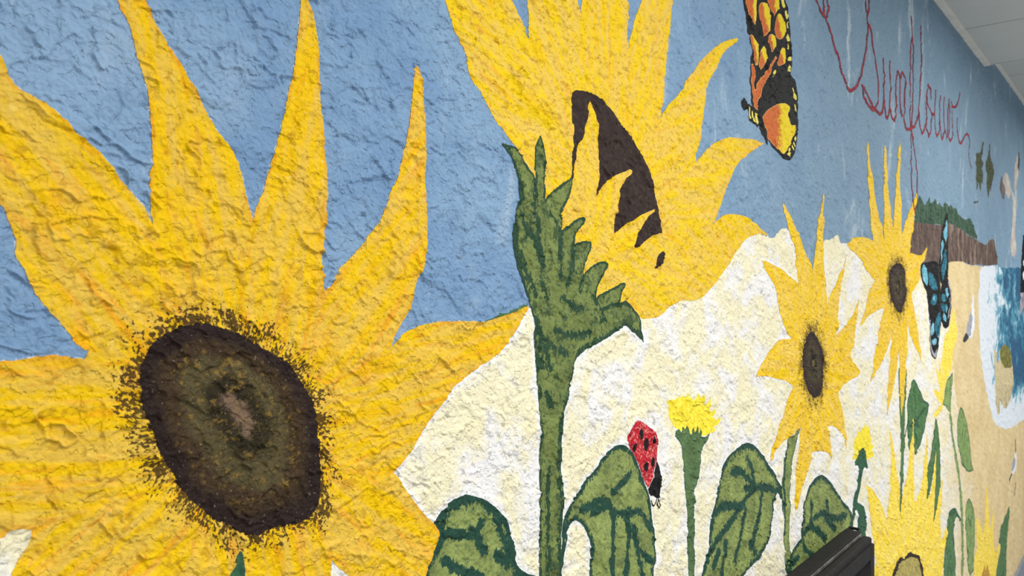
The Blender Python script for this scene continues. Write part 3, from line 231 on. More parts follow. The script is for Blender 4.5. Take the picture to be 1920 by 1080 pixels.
LN = {
'vB_leafL': '586.8,1381.4 604.7,1374.8 627.7,1370.3 632.9,1369.6 646.2,1344.9 | 619.9,1378.0 628.5,1370.7 639.0,1377.6 | 584.4,1352.7 596.5,1340.9 621.6,1326.9 639.0,1317.2 | 586.8,1381.4 578.8,1376.6 568.6,1365.3 | 666.2,1376.0 677.5,1355.1 689.9,1330.3 | 666.2,1336.6 685.1,1319.2',
'vB_leafR': '834.6,1351.1 862.0,1352.1 888.0,1351.6 912.3,1331.7 950.3,1320.2 987.5,1315.0 | 915.0,1331.1 915.0,1307.5 909.5,1279.3 908.2,1228.2 | 946.0,1318.9 954.7,1286.6 948.9,1261.5 946.0,1217.0 | 964.9,1294.0 979.9,1257.1 995.1,1210.2 | 912.3,1359.7 936.0,1368.5 960.5,1372.9 | 984.4,1315.7 1012.3,1284.2 | 862.0,1341.5 894.7,1341.5 | 979.9,1261.0 1015.4,1235.9',
'vC_leafL': '1302.3,1313.1 1334.4,1309.1 1372.5,1290.4 1389.7,1266.3 | 1392.2,1265.8 1358.1,1251.2 1313.7,1232.1 1275.7,1216.6 1229.0,1204.3 1196.5,1189.5 | 1360.5,1272.2 1456.4,1257.1 1516.7,1236.6 1545.4,1221.2 | 1362.9,1235.6 1348.5,1202.8 1334.4,1175.4 1318.2,1156.7 | 1440.6,1247.0 1425.1,1202.7 1412.3,1187.6 1397.2,1161.3 | 1237.3,1256.8 1269.2,1260.8 1318.2,1250.1 1348.5,1247.4 | 1275.7,1196.1 1269.2,1169.9 1260.6,1141.8 | 1249.9,1187.0 1224.8,1165.6 | 1397.2,1276.8 1392.2,1297.6 1372.5,1325.7 | 1384.8,1165.5 1409.8,1144.1',
'vC_leafR': '1722.5,1166.9 1719.1,1145.5 1705.5,1123.1 1675.4,1114.2 | 1736.4,1133.4 1804.6,1128.7 1885.1,1098.1 1963.0,1086.7 | 1812.1,1117.3 1846.1,1094.7 1885.1,1073.0 | 1708.9,1121.1 1761.1,1099.2 1812.1,1067.5 | 1665.6,1112.1 1668.8,1087.3 1702.1,1064.9 1736.4,1046.4 | 1823.3,1151.4 1830.8,1124.0 | 1636.6,1073.2 1590.0,1067.1',
'vD_leaf': '2666.8,1217.6 2731.4,1227.6 2806.3,1247.6 | 2666.8,1217.6 2688.1,1270.2 2666.8,1322.8 | 2666.8,1217.6 2746.1,1194.9 | 2666.8,1217.6 2702.4,1158.7 | 2659.8,1218.5 2611.6,1213.5',
'vB_calyx': '739.3,1601.3 745.7,1575.1 747.8,1542.5 | 756.4,1574.5 784.0,1562.4 803.5,1555.7 | 702.6,1683.8 719.7,1659.1 735.2,1633.6 | 758.6,1564.6 765.1,1541.1 | 795.4,1626.5 818.9,1615.9 837.0,1613.5 | 745.7,1653.0 761.8,1626.8 | 722.8,1716.4 730.0,1704.1 740.4,1691.7 | 743.6,1698.3 747.8,1672.5 754.2,1666.1 | 778.4,1720.0 785.2,1686.9 789.7,1653.4 | 758.6,1750.2 772.8,1732.9 785.2,1712.4 787.4,1687.0 | 735.2,1752.6 737.3,1730.2 745.7,1711.4 | 817.7,1695.0 810.6,1667.3 803.5,1646.8 | 837.0,1650.5 829.7,1636.5 | 871.0,1628.6 881.4,1614.8 888.0,1603.8 | 881.4,1596.7 908.2,1601.8 936.0,1606.2 | 778.4,1586.7 812.9,1578.4 849.4,1580.1 | 699.7,1708.7 702.6,1677.6 712.6,1652.6 | 709.6,1728.2 719.7,1703.5',
'vC_stem': '1571.9,1319.0 1563.0,1282.5 1557.1,1229.5 1560.1,1142.4',
'vF_leaf1': '3470.2,1094.9 3459.1,1033.7 | 3526.4,1097.8 3515.0,982.7',
'vF_leaf2': '3596.0,709.7 3631.7,668.8 3680.3,701.5 | 3572.5,586.0 3596.0,536.7',
'vF_leaf3': '3220.9,805.2 3320.9,792.8 | 3240.5,652.7 3201.6,624.0 3260.3,578.0',
'vG_leaf': '4613.9,423.1 4541.2,333.9 4470.6,247.1 | 4577.3,217.1 4436.0,204.7',
'J_ant1': '1017.0,1324.3 1018.6,1319.2 1023.4,1315.0 1029.8,1316.0 1033.0,1323.3',
'J_ant2': '1037.9,1323.1 1044.5,1311.2 1039.5,1308.3 1034.7,1315.0 1037.9,1321.5',
'T1': '1726.0,2324.4 1739.9,2293.4 1750.4,2278.7 1768.2,2270.7 1789.9,2261.2 1815.8,2257.3 1827.1,2249.3 1834.6,2239.1 1861.5,2227.4 1881.2,2209.8 1901.1,2190.6 1917.3,2174.0 1933.7,2157.2 1963.0,2138.9 1984.4,2127.6 2010.5,2128.8 2041.7,2141.6 2064.4,2154.2 2082.9,2177.0 2101.7,2197.4 2125.6,2231.6 2145.0,2270.8 2154.8,2316.5 2154.8,2351.4 2169.7,2382.2 2169.7,2415.9 2169.7,2448.2 2154.8,2464.6',
'T2': '1793.6,2339.3 1804.6,2279.7 1808.3,2265.0 1815.8,2258.5',
'T3': '1819.5,2341.2 1823.3,2311.9 1830.8,2289.6 1842.3,2289.1 1830.8,2272.4 1827.1,2261.6',
'T4': '2154.8,2464.6 2135.3,2437.7 2130.4,2404.4 2145.0,2365.5 2159.8,2334.6 2179.7,2322.9 2205.0,2285.2 2225.6,2257.2 2246.6,2227.3 2257.2,2206.3 2262.5,2178.3 2251.9,2148.7 2230.9,2126.1 2210.2,2116.6 2184.7,2117.8 2135.3,2126.9 2106.5,2142.2 2101.7,2159.0 2125.6,2155.5 2174.7,2138.5 2210.2,2122.4 2246.6,2117.3 2273.2,2116.2 2300.4,2129.7 2311.4,2158.3 2311.4,2207.2 2311.4,2262.0 2305.9,2272.6',
'T5': '2311.4,2162.8 2322.5,2138.1 2333.7,2122.2 2345.0,2116.6 2367.8,2131.0 2379.4,2163.4 2385.2,2207.0 2379.4,2243.8 2373.6,2281.9',
'T6': '2379.4,2155.8 2391.0,2139.6 2414.6,2125.3 2426.6,2122.7 2438.6,2141.7 2444.7,2175.3 2444.7,2234.3 2456.9,2264.8 2469.2,2276.8 2487.8,2266.7 2494.1,2233.3 2494.1,2204.9 2494.1,2174.9 2506.7,2151.8',
'T7': '2494.1,2255.4 2513.0,2278.4 2525.8,2284.3 2551.7,2272.2 2564.8,2263.6 2551.7,2244.8 2545.2,2193.8 2538.7,2152.5 2551.7,2130.6 2578.0,2123.5 2611.6,2128.8 2639.0,2138.1 2673.9,2147.1 2695.2,2162.3 2724.1,2194.3 2731.4,2227.9 2746.1,2295.6 2761.0,2362.3 2761.0,2439.7 2761.0,2482.7',
'T8': '2632.1,2478.8 2639.0,2441.0 2639.0,2417.8 2625.2,2386.4 2618.4,2322.3 2618.4,2248.3 2618.4,2190.7 2625.2,2134.3 2625.2,2084.9 2632.1,2003.3 2639.0,1942.9 2652.8,1906.0 2673.9,1879.3 2695.2,1906.2 2709.6,1944.6 2702.4,1991.2 2688.1,2041.8 2659.8,2089.8 2632.1,2135.4 2645.9,2170.8 2652.8,2213.5 2652.8,2276.7 2652.8,2371.4 2645.9,2419.5',
'T9': '2731.4,2210.9 2731.4,2185.3 2753.5,2154.7 2783.5,2140.5 2814.0,2162.6 2829.5,2202.0 2837.3,2247.3 2845.1,2282.3 2868.9,2317.1 2901.0,2309.2 2909.2,2278.5',
'T10': '2845.1,2275.2 2860.9,2248.1 2901.0,2232.1 2925.6,2227.3 2958.8,2240.4 2975.7,2272.7 2984.2,2320.2',
'T11': '2829.5,2198.5 2837.3,2166.3 2876.8,2144.1 2901.0,2176.5 2917.3,2216.9',
'T12': '2967.2,2252.8 2975.7,2188.3 3001.3,2164.7 3036.1,2192.3 3044.9,2257.3 3053.7,2315.1',
'T13': '3044.9,2229.2 3062.6,2194.6 3089.6,2166.6 3116.9,2199.3 3116.9,2269.9 3116.9,2321.5',
'T14': '3116.9,2212.7 3163.5,2181.4 3182.4,2221.2 3192.0,2283.1 3211.2,2333.5 3220.9,2288.2 3211.2,2225.7 3192.0,2195.4 3230.7,2183.5 3260.3,2201.8 3270.2,2272.9 3260.3,2332.8 3280.2,2318.5 3331.1,2327.7 3383.4,2357.7 3415.5,2396.7',
'T15': '3362.3,2288.5 3362.3,2249.7 3394.1,2211.6 3437.2,2203.4 3492.5,2232.5 3560.9,2259.8 3607.8,2256.2 3619.7,2227.5 3607.8,2184.6 3631.7,2148.5 3668.0,2133.2',
'gull2_leg1': '4990.2,809.4 5011.6,747.9',
'gull2_leg2': '4845.3,653.3 4765.9,631.8',
'gull2_leg3': '5011.6,570.0 4969.0,520.4',
'L_body': '3018.6,1723.5 3036.1,1677.3 3053.7,1595.0 3053.7,1546.2',
'L_marg1': '3192.0,1663.4 3220.9,1640.0 3230.7,1608.5 3220.9,1571.3 3192.0,1534.8',
'L_marg2': '2892.9,1529.0 2892.9,1496.8 2901.0,1460.6 2917.3,1432.7 2967.2,1405.8 2992.7,1424.4',
'petiole': '2538.7,1188.3 2558.2,1201.5 2584.7,1225.3',
'vB_stem': '801.2,1504.3 787.4,1465.5 785.2,1412.2 790.9,1357.3 786.3,1318.1 784.0,1265.1 | 764.0,1416.0 762.9,1376.7 764.0,1337.0 764.0,1277.7 | 760.7,1508.6 767.3,1494.7',
}

def pts(key):
    return np.array([[float(a) for a in p.split(',')] for p in SH[key].split()]) / 1000
def lines(key):
    return [np.array([[float(a) for a in p.split(',')] for p in part.split()]) / 1000 for part in LN[key].split('|')]

def rounded(P, closed=True, sub=4, corner=52):
    """Catmull-Rom through the points, kept sharp where the outline turns hard."""
    n = len(P)
    out = []
    def turn(i):
        if not closed and (i == 0 or i == n - 1):
            return True
        a = P[i] - P[i - 1]; b = P[(i + 1) % n] - P[i]
        la, lb = np.hypot(*a), np.hypot(*b)
        if la < 1e-6 or lb < 1e-6:
            return True
        return math.degrees(math.acos(max(-1, min(1, (a @ b) / la / lb)))) > corner
    hard = [turn(i) for i in range(n)]
    for i in range(n if closed else n - 1):
        p1, p2 = P[i], P[(i + 1) % n]
        p0 = p1 * 2 - p2 if hard[i] else P[i - 1]
        p3 = p2 * 2 - p1 if hard[(i + 1) % n] else P[(i + 2) % n]
        L = np.hypot(*(p2 - p1))
        m1 = (p2 - p0) / 2; m2 = (p3 - p1) / 2
        for m in (m1, m2):
            k = np.hypot(*m)
            if k > L: m *= L / k
        for k in range(sub):
            t = k / sub
            out.append((2*t**3 - 3*t*t + 1) * p1 + (t**3 - 2*t*t + t) * m1 + (-2*t**3 + 3*t*t) * p2 + (t**3 - t*t) * m2)
    if not closed:
        out.append(P[-1])
    return np.array(out)

# ------------------------------------------------------------------ noise and the stucco relief
def perlin(x, y, seed=0):
    rng = np.random.RandomState(seed)
    perm = rng.permutation(256); perm = np.concatenate([perm, perm])
    ang = rng.rand(256) * 2 * np.pi
    gx, gy = np.cos(ang), np.sin(ang)
    xi = np.floor(x).astype(int); yi = np.floor(y).astype(int)
    xf, yf = x - xi, y - yi
    u = xf**3 * (xf * (xf * 6 - 15) + 10); v = yf**3 * (yf * (yf * 6 - 15) + 10)
    def g(ix, iy, fx, fy):
        h = perm[perm[ix & 255] + (iy & 255)]
        return gx[h] * fx + gy[h] * fy
    a = g(xi, yi, xf, yf); b = g(xi + 1, yi, xf - 1, yf)
    c = g(xi, yi + 1, xf, yf - 1); d = g(xi + 1, yi + 1, xf - 1, yf - 1)
    return (a + u * (b - a)) + v * ((c + u * (d - c)) - (a + u * (b - a)))
def sstep(a, b, x):
    t = np.clip((x - a) / (b - a), 0, 1)
    return t * t * (3 - 2 * t)
def relief(s, z):
    """Height of the trowelled stucco, metres."""
    wx = perlin(s / .030, z / .030, 1) * .016 + perlin(s / .009, z / .009, 2) * .0050
    wz = perlin(s / .030, z / .030, 3) * .016 + perlin(s / .009, z / .009, 4) * .0050
    S, Z = s + wx, z + wz
    h = perlin(s / .16, z / .16, 5) * .0010
    m1 = sstep(-.20, .10, perlin(s / .055, z / .055, 6))
    h += sstep(-.028, .028, perlin(S / .050, Z / .036, 7)) * .0013 * (.2 + .8 * m1)
    m2 = sstep(-.22, .05, perlin(s / .05, z / .05, 8))
    h += sstep(-.045, .045, perlin(S / .022, Z / .016, 9)) * .0008 * m2
    r = perlin(S / .034, Z / .024, 10)
    h += np.exp(-(r / .032) ** 2) * .0017 * sstep(-.10, .12, perlin(s / .04, z / .04, 11))
    lump = sstep(-.25, .25, perlin(s / .06, z / .06, 14))
    h += perlin(s / .0082, z / .0070, 12) * .00058 * (.35 + .65 * lump) + perlin(s / .0038, z / .0034, 13) * .00045
    return h

# the stucco coat: one lattice, its cells finer where the wall is near and coarser where it runs far away
PITCH = 2.4
UU = np.concatenate([np.arange(-342, -72, 9.0), np.arange(-72, 1993, PITCH)])
VV = np.concatenate([np.arange(-237, -66, 9.0), np.arange(-66, 1147, PITCH), np.arange(1152, 1400, 9.0)])
NI, NJ = len(UU), len(VV)
def station(u):
    X = (u - 960) / F
    t = D / (SN - X * CS)
    return t * (CS + X * SN), t
def lattice(s, z):
    X = (s * SN - D * CS) / (D * SN + s * CS)
    t = D / (SN - X * CS)
    return np.interp(X * F + 960, UU, np.arange(NI)), np.interp(540 - (z - ZC) / t * F, VV, np.arange(NJ))
s1, t1 = station(UU)
BASE = np.zeros((NI, NJ, 3))
BASE[:, :, 0] = s1[:, None]
BASE[:, :, 2] = ZC + t1[:, None] * (540 - VV[None, :]) / F
BASE[:, :, 1] = -1.55 * relief(BASE[:, :, 0], BASE[:, :, 2])

def sd_poly(S, Z, P):
    """signed distance to a closed outline, positive inside"""
    best = np.full(S.shape, 1e9)
    inside = np.zeros(S.shape, bool)
    Q = np.roll(P, -1, axis=0)
    for (ax, az), (bx, bz) in zip(P, Q):
        ex, ez = bx - ax, bz - az
        L = ex * ex + ez * ez
        if L < 1e-14:
            continue
        dx, dz = S - ax, Z - az
        t = np.clip((dx * ex + dz * ez) / L, 0, 1)
        best = np.minimum(best, (dx - t * ex) ** 2 + (dz - t * ez) ** 2)
        if az != bz:
            c = (az > Z) != (bz > Z)
            inside ^= c & (S < ex * (Z - az) / ez + ax)
    best = np.sqrt(best)
    return np.where(inside, best, -best)
def d_lines(S, Z, Ls):
    best = np.full(S.shape, 1e9)
    for P in Ls:
        for (ax, az), (bx, bz) in zip(P[:-1], P[1:]):
            ex, ez = bx - ax, bz - az
            L = ex * ex + ez * ez + 1e-16
            t = np.clip(((S - ax) * ex + (Z - az) * ez) / L, 0, 1)
            best = np.minimum(best, (S - ax - t * ex) ** 2 + (Z - az - t * ez) ** 2)
    return np.sqrt(best)

# ------------------------------------------------------------------ things, parts
NEWC = []
def thing(name, label, cat, at, group=None):
    o = bpy.data.objects.new(name, None)
    COL.objects.link(o)
    o.location = at
    o.empty_display_size = 0.02
    o['label'] = label; o['category'] = cat
    if group: o['group'] = group
    return o
def foot(*keys):
    P = np.concatenate([pts(k) for k in keys])
    return (float(P[:, 0].mean()), 0.0, float(max(P[:, 1].min(), 0.0)))

def mesh_obj(name, V, T, mat, parent=None, attrs=None):
    me = bpy.data.meshes.new(name)
    if parent is not None:
        V = V - np.array(parent.matrix_basis.translation if parent.parent is None else (parent.parent.matrix_basis.translation + parent.matrix_basis.translation))
    me.vertices.add(len(V)); me.vertices.foreach_set('co', np.ascontiguousarray(V, dtype=np.float32).ravel())
    me.loops.add(T.size); me.loops.foreach_set('vertex_index', np.ascontiguousarray(T, dtype=np.int32).ravel())
    me.polygons.add(len(T))
    me.polygons.foreach_set('loop_start', np.arange(0, T.size, 3, dtype=np.int32))
    me.polygons.foreach_set('loop_total', np.full(len(T), 3, dtype=np.int32))
    me.polygons.foreach_set('use_smooth', np.ones(len(T), bool))
    for k, a in (attrs or {}).items():
        if a.ndim == 1:
            me.attributes.new(k, 'FLOAT', 'POINT').data.foreach_set('value', np.ascontiguousarray(a, dtype=np.float32))
        else:
            me.attributes.new(k, 'FLOAT_VECTOR', 'POINT').data.foreach_set('vector', np.ascontiguousarray(a, dtype=np.float32).ravel())
    me.update(calc_edges=True)
    me.materials.append(mat)
    o = bpy.data.objects.new(name, me)
    COL.objects.link(o)
    if parent is not None:
        o.parent = parent
    return o

def cut_cells(f, V, A):
    """Clip the lattice triangles where f > 0.  f (n,m), V (n,m,3), A dict of per-point arrays."""
    n, m = f.shape
    idx = np.arange(n * m).reshape(n, m)
    a, b, c, d = idx[:-1, :-1].ravel(), idx[1:, :-1].ravel(), idx[1:, 1:].ravel(), idx[:-1, 1:].ravel()
    T = np.concatenate([np.stack([a, c, b], 1), np.stack([a, d, c], 1)])
    ff = f.ravel()
    pos = ff[T] > 0
    cnt = pos.sum(1)
    full = T[cnt == 3]
    edges = []
    def rot(Tk, lone):
        r = np.arange(len(Tk))
        return Tk[r, lone], Tk[r, (lone + 1) % 3], Tk[r, (lone + 2) % 3]
    t1_ = T[cnt == 1]; l1 = pos[cnt == 1].argmax(1)
    t2_ = T[cnt == 2]; l2 = (~pos[cnt == 2]).argmax(1)
    a1, b1, c1 = rot(t1_, l1)
    a2, b2, c2 = rot(t2_, l2)
    NN = n * m
    def key(p, q): return np.minimum(p, q) * NN + np.maximum(p, q)
    ks = np.concatenate([key(a1, b1), key(a1, c1), key(a2, b2), key(a2, c2)])
    uk, inv = np.unique(ks, return_inverse=True)
    p, q = uk // NN, uk % NN
    w = ff[p] / (ff[p] - ff[q] + 1e-15)
    k1, k2 = len(a1), len(a2)
    e1, e2, e3, e4 = inv[:k1] + NN, inv[k1:2*k1] + NN, inv[2*k1:2*k1+k2] + NN, inv[2*k1+k2:] + NN
    TT = np.concatenate([full, np.stack([a1, e1, e2], 1), np.stack([e3, b2, c2], 1), np.stack([e3, c2, e4], 1)])
    def ext(X):
        X = X.reshape(NN, -1)
        return np.concatenate([X, X[p] * (1 - w)[:, None] + X[q] * w[:, None]])
    used, inv2 = np.unique(TT, return_inverse=True)
    TT = inv2.reshape(-1, 3)
    Vn = ext(V)[used]
    An = {}
    for k, x in A.items():
        e = ext(x)[used]
        An[k] = e[:, 0] if e.shape[1] == 1 else e
    return Vn, TT, An

TRIS = 0
def paint(name, mat, parent, layer, poly=None, strokes=None, width=.006, sub=1, wob=.0004, attr=None, smooth=True, holes=None, kind=None):
    """One coat of paint lying on the stucco: outline(s) in wall metres -> a thin skin that follows the relief."""
    global TRIS
    if poly is not None:
        P = rounded(poly) if smooth else poly
        ext = P
    else:
        strokes = [rounded(s, closed=False) for s in strokes]
        ext = np.concatenate(strokes)
        ext = np.concatenate([ext + width / 2, ext - width / 2])
    iu, jv = lattice(ext[:, 0], ext[:, 1])
    i0, i1 = max(0, int(iu.min()) - 2), min(NI - 1, int(iu.max()) + 3)
    j0, j1 = max(0, int(jv.min()) - 2), min(NJ - 1, int(jv.max()) + 3)
    gi = np.arange(i0 * sub, i1 * sub + 1); gj = np.arange(j0 * sub, j1 * sub + 1)
    I = np.minimum(gi // sub, NI - 2); J = np.minimum(gj // sub, NJ - 2)
    a = (gi / sub - I)[:, None, None]; b = (gj / sub - J)[None, :, None]
    P00 = BASE[I][:, J]; P10 = BASE[I + 1][:, J]; P01 = BASE[I][:, J + 1]; P11 = BASE[I + 1][:, J + 1]
    V = np.where(a >= b, P00 + a * (P10 - P00) + b * (P11 - P10), P00 + b * (P01 - P00) + a * (P11 - P01))
    S, Z = V[:, :, 0], V[:, :, 2]
    f = sd_poly(S, Z, P) if poly is not None else width / 2 - d_lines(S, Z, strokes)
    if holes is not None:
        for h in holes:
            f = np.minimum(f, -sd_poly(S, Z, h))
    sd = f.copy()
    f = np.minimum(f, Z - .004)               # no paint below the floor
    if wob:
        f = f + perlin(S / .0045, Z / .0045, 21) * wob * 2 + perlin(S / .0016, Z / .0016, 22) * wob
    V = V.copy(); V[:, :, 1] -= layer * .00012
    A = {'sd': sd}
    if attr: A.update(attr(S, Z, sd))
    Vn, T, An = cut_cells(f, V, A)
    if len(T) == 0:
        return None
    TRIS += len(T)
    o = mesh_obj(name, Vn, T, mat, parent, An)
    if kind: o['kind'] = kind
    return o

# ------------------------------------------------------------------ materials
def lin(c):
    return tuple(((v / 255) / 12.92 if v / 255 <= .04045 else ((v / 255 + .055) / 1.055) ** 2.4) for v in c) + (1,)
class Mat:
    def __init__(self, name, rough=.5, bump=.7, spec=.10):
        self.m = bpy.data.materials.new(name); self.m.use_nodes = True
        self.t = self.m.node_tree; self.n = self.t.nodes; self.l = self.t.links
        self.b = self.n['Principled BSDF']
        self.b.inputs['Roughness'].default_value = rough + .12 if spec <= .1 else rough
        self.b.inputs['Specular IOR Level'].default_value = spec
        self.geo = self.n.new('ShaderNodeNewGeometry')
        self.pos = self.geo.outputs['Position']
        if bump:
            n1 = self.noise(self.pos, 300, 3, .6)
            n2 = self.noise(self.pos, 110, 2, .5)
            pit = self.step(self.noise(self.vmul(self.pos, (1, 1, 1), (7, 1, 3)), 125, 2, .55), .56, .64)
            h = self.math('SUBTRACT', self.math('ADD', n1, self.math('MULTIPLY', n2, .8)), self.math('MULTIPLY', pit, .55))
            bp = self.n.new('ShaderNodeBump')
            bp.inputs['Strength'].default_value = bump
            bp.inputs['Distance'].default_value = .0022
            self.l.new(h, bp.inputs['Height'])
            self.l.new(bp.outputs[0], self.b.inputs['Normal'])
    def plug(self, sock, v):
        if hasattr(v, 'is_output'): self.l.new(v, sock)
        else: sock.default_value = v
    def attr(self, name, fac=False):
        a = self.n.new('ShaderNodeAttribute'); a.attribute_name = name
        return a.outputs['Fac' if fac else 'Vector']
    def noise(self, vec, scale, detail=2, rough=.5, dist=0.0):
        a = self.n.new('ShaderNodeTexNoise')
        a.inputs['Scale'].default_value = scale; a.inputs['Detail'].default_value = detail
        a.inputs['Roughness'].default_value = rough; a.inputs['Distortion'].default_value = dist
        self.l.new(vec, a.inputs['Vector'])
        return a.outputs[0]
    def vmul(self, vec, m, add=(0, 0, 0)):
        a = self.n.new('ShaderNodeVectorMath'); a.operation = 'MULTIPLY_ADD'
        self.l.new(vec, a.inputs[0]); a.inputs[1].default_value = m; a.inputs[2].default_value = add
        return a.outputs[0]
    def math(self, op, a, b=0.0, clamp=False):
        n = self.n.new('ShaderNodeMath'); n.operation = op; n.use_clamp = clamp
        self.plug(n.inputs[0], a); self.plug(n.inputs[1], b)
        return n.outputs[0]
    def step(self, v, a, b, lo=0.0, hi=1.0):
        n = self.n.new('ShaderNodeMapRange'); n.interpolation_type = 'SMOOTHSTEP'
        self.plug(n.inputs['Value'], v)
        n.inputs['From Min'].default_value = a; n.inputs['From Max'].default_value = b
        n.inputs['To Min'].default_value = lo; n.inputs['To Max'].default_value = hi
        return n.outputs[0]
    def mix(self, f, a, b):
        n = self.n.new('ShaderNodeMix'); n.data_type = 'RGBA'
        self.plug(n.inputs[0], f)
        self.plug(n.inputs[6], lin(a) if isinstance(a, tuple) else a)
        self.plug(n.inputs[7], lin(b) if isinstance(b, tuple) else b)
        return n.outputs[2]
    def xyz(self, vec):
        n = self.n.new('ShaderNodeSeparateXYZ'); self.l.new(vec, n.inputs[0]); return n.outputs
    def color(self, c):
        self.plug(self.b.inputs['Base Color'], lin(c) if isinstance(c, tuple) else c)
        return self.m
def plain(name, c, c2=None, scale=60, rough=.5, bump=.35, lo=.4, hi=.6):
    m = Mat(name, rough, bump)
    if c2 is None:
        c2 = tuple(int(v * .86) for v in c)
    return m.color(m.mix(m.step(m.noise(m.pos, scale, 4, .6), lo, hi), c, c2))

def mat_sky():
    m = Mat('sky_blue_paint', .48)
    x = m.xyz(m.pos)
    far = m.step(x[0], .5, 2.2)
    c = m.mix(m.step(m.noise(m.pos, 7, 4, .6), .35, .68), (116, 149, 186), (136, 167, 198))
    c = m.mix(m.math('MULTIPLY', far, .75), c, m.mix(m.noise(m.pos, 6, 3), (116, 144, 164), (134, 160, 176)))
    w = m.step(m.noise(m.vmul(m.pos, (1, 1, .45)), 8.5, 5, .6, .8), .57, .72)
    w2 = m.step(m.noise(m.vmul(m.pos, (1, 1, .6)), 40, 4, .7), .60, .74)
    c = m.mix(m.math('MULTIPLY', w, m.step(x[0], .3, 1.6, .25, .85)), c, (192, 207, 216))
    c = m.mix(m.math('MULTIPLY', w2, .28), c, (190, 210, 228))
    c = m.mix(m.math('MULTIPLY', m.step(m.noise(m.pos, 55, 5, .65), .58, .75), .35), c, (84, 112, 138))
    c = m.mix(m.math('MULTIPLY', m.step(m.noise(m.vmul(m.pos, (.7, 1, 1)), 120, 3, .6), .61, .70), .45), c, (70, 94, 114))  # dark flecks in the blue stand in for shade in the stucco
    h = m.attr('halo', True)
    e = m.math('MULTIPLY', m.step(h, .0012, .0003), m.step(m.noise(m.pos, 260, 2), .50, .62))
    c = m.mix(m.math('MULTIPLY', e, .75), c, (232, 234, 226))
    return m.color(c)
def mat_cream():
    m = Mat('cream_paint', .5)
    cream = m.mix(m.noise(m.pos, 18, 3), (240, 235, 208), (239, 230, 188))
    w = m.step(m.noise(m.pos, 13, 6, .62, .5), .44, .60)
    c = m.mix(w, cream, (238, 237, 236))
    c = m.mix(m.math('MULTIPLY', m.step(m.noise(m.pos, 90, 4, .7), .56, .7), .5), c, (240, 226, 170))
    c = m.mix(m.math('MULTIPLY', m.step(m.noise(m.pos, 9, 4, .6), .60, .75), .35), c, (228, 211, 160))
    h = m.attr('halo', True)
    hw = m.math('ADD', h, m.math('MULTIPLY', m.math('SUBTRACT', m.noise(m.pos, 60, 4, .7), .5), .022))
    c = m.mix(m.math('MULTIPLY', m.step(hw, .0080, .0015), .85), c, (240, 241, 243))
    x = m.xyz(m.pos)
    c = m.mix(m.step(m.math('ADD', x[0], m.math('MULTIPLY', m.math('SUBTRACT', m.noise(m.pos, 8, 4, .6), .5), 1.2)), 2.9, 3.9), c, (224, 202, 152))
    c = m.mix(m.math('MULTIPLY', m.step(m.noise(m.vmul(m.pos, (.7, 1, 1)), 115, 3, .62), .60, .69), .55), c, (140, 136, 122))  # grey flecks: small shadows of the stucco bumps, painted into the cream
    return m.color(c)
def mat_petal(name, fringe=True, pale=False, org=.6, base=None, base2=None, reach=1.0):
    m = Mat(name, .46)
    st = m.attr('st'); sd = m.attr('sd', True)
    light = base or (228, 189, 74) if not pale else (255, 232, 120)
    strong = base2 or (237, 193, 6) if not pale else (254, 224, 50)
    s1 = m.noise(m.vmul(st, (9, 70, 1)), 1, 4, .6, .6)
    s2 = m.noise(m.vmul(st, (22, 190, 1)), 1, 3, .6)
    s3 = m.noise(m.pos, 75, 4, .65)
    f = m.math('ADD', m.math('MULTIPLY', s1, .55), m.math('ADD', m.math('MULTIPLY', s2, .2), m.math('MULTIPLY', s3, .25)))
    c = m.mix(m.step(f, .44, .57), light, strong)
    o1 = m.noise(m.vmul(st, (13, 95, 1), (3.1, 7.7, 0)), 1, 4, .65, .8)
    c = m.mix(m.math('MULTIPLY', m.step(o1, .53, .68), org), c, (232, 152, 26))
    o2 = m.noise(m.pos, 16, 5, .65, .6)
    c = m.mix(m.math('MULTIPLY', m.step(o2, .54, .70), org * .8), c, (230, 160, 24))
    eo = m.math('MULTIPLY', m.step(sd, .0045, .0008), m.step(m.noise(m.pos, 28, 3), .42, .60))
    c = m.mix(m.math('MULTIPLY', eo, org), c, (230, 158, 40))
    c = m.mix(m.math('MULTIPLY', m.step(m.noise(m.pos, 130, 3, .6), .62, .72), .35), c, (246, 220, 130))
    c = m.mix(m.math('MULTIPLY', m.step(m.noise(m.vmul(m.pos, (.8, 1, 1), (7, 1, 3)), 125, 2, .55), .57, .66), .50), c, (186, 138, 30))  # brownish specks put relief shadow at the bump pits into the yellow
    if fringe:
        pol = m.attr('pol'); p = m.xyz(pol)
        pr = m.noise(m.vmul(pol, (290, 410, 1)), 1, 3, .55)
        big = m.noise(m.vmul(pol, (40, 60, 1)), 1, 2, .5)
        v = m.math('ADD', pr, m.math('MULTIPLY', m.math('SUBTRACT', big, .5), .55))
        thr = m.step(p[0], -.002, .032 * reach, .455, .76)
        k = m.step(m.math('SUBTRACT', v, thr), -.015, .03)
        k = m.math('MULTIPLY', k, m.step(p[0], .036 * reach, .024 * reach))
        c = m.mix(m.math('MULTIPLY', k, .92), c, (62, 44, 26))
    return m.color(c)
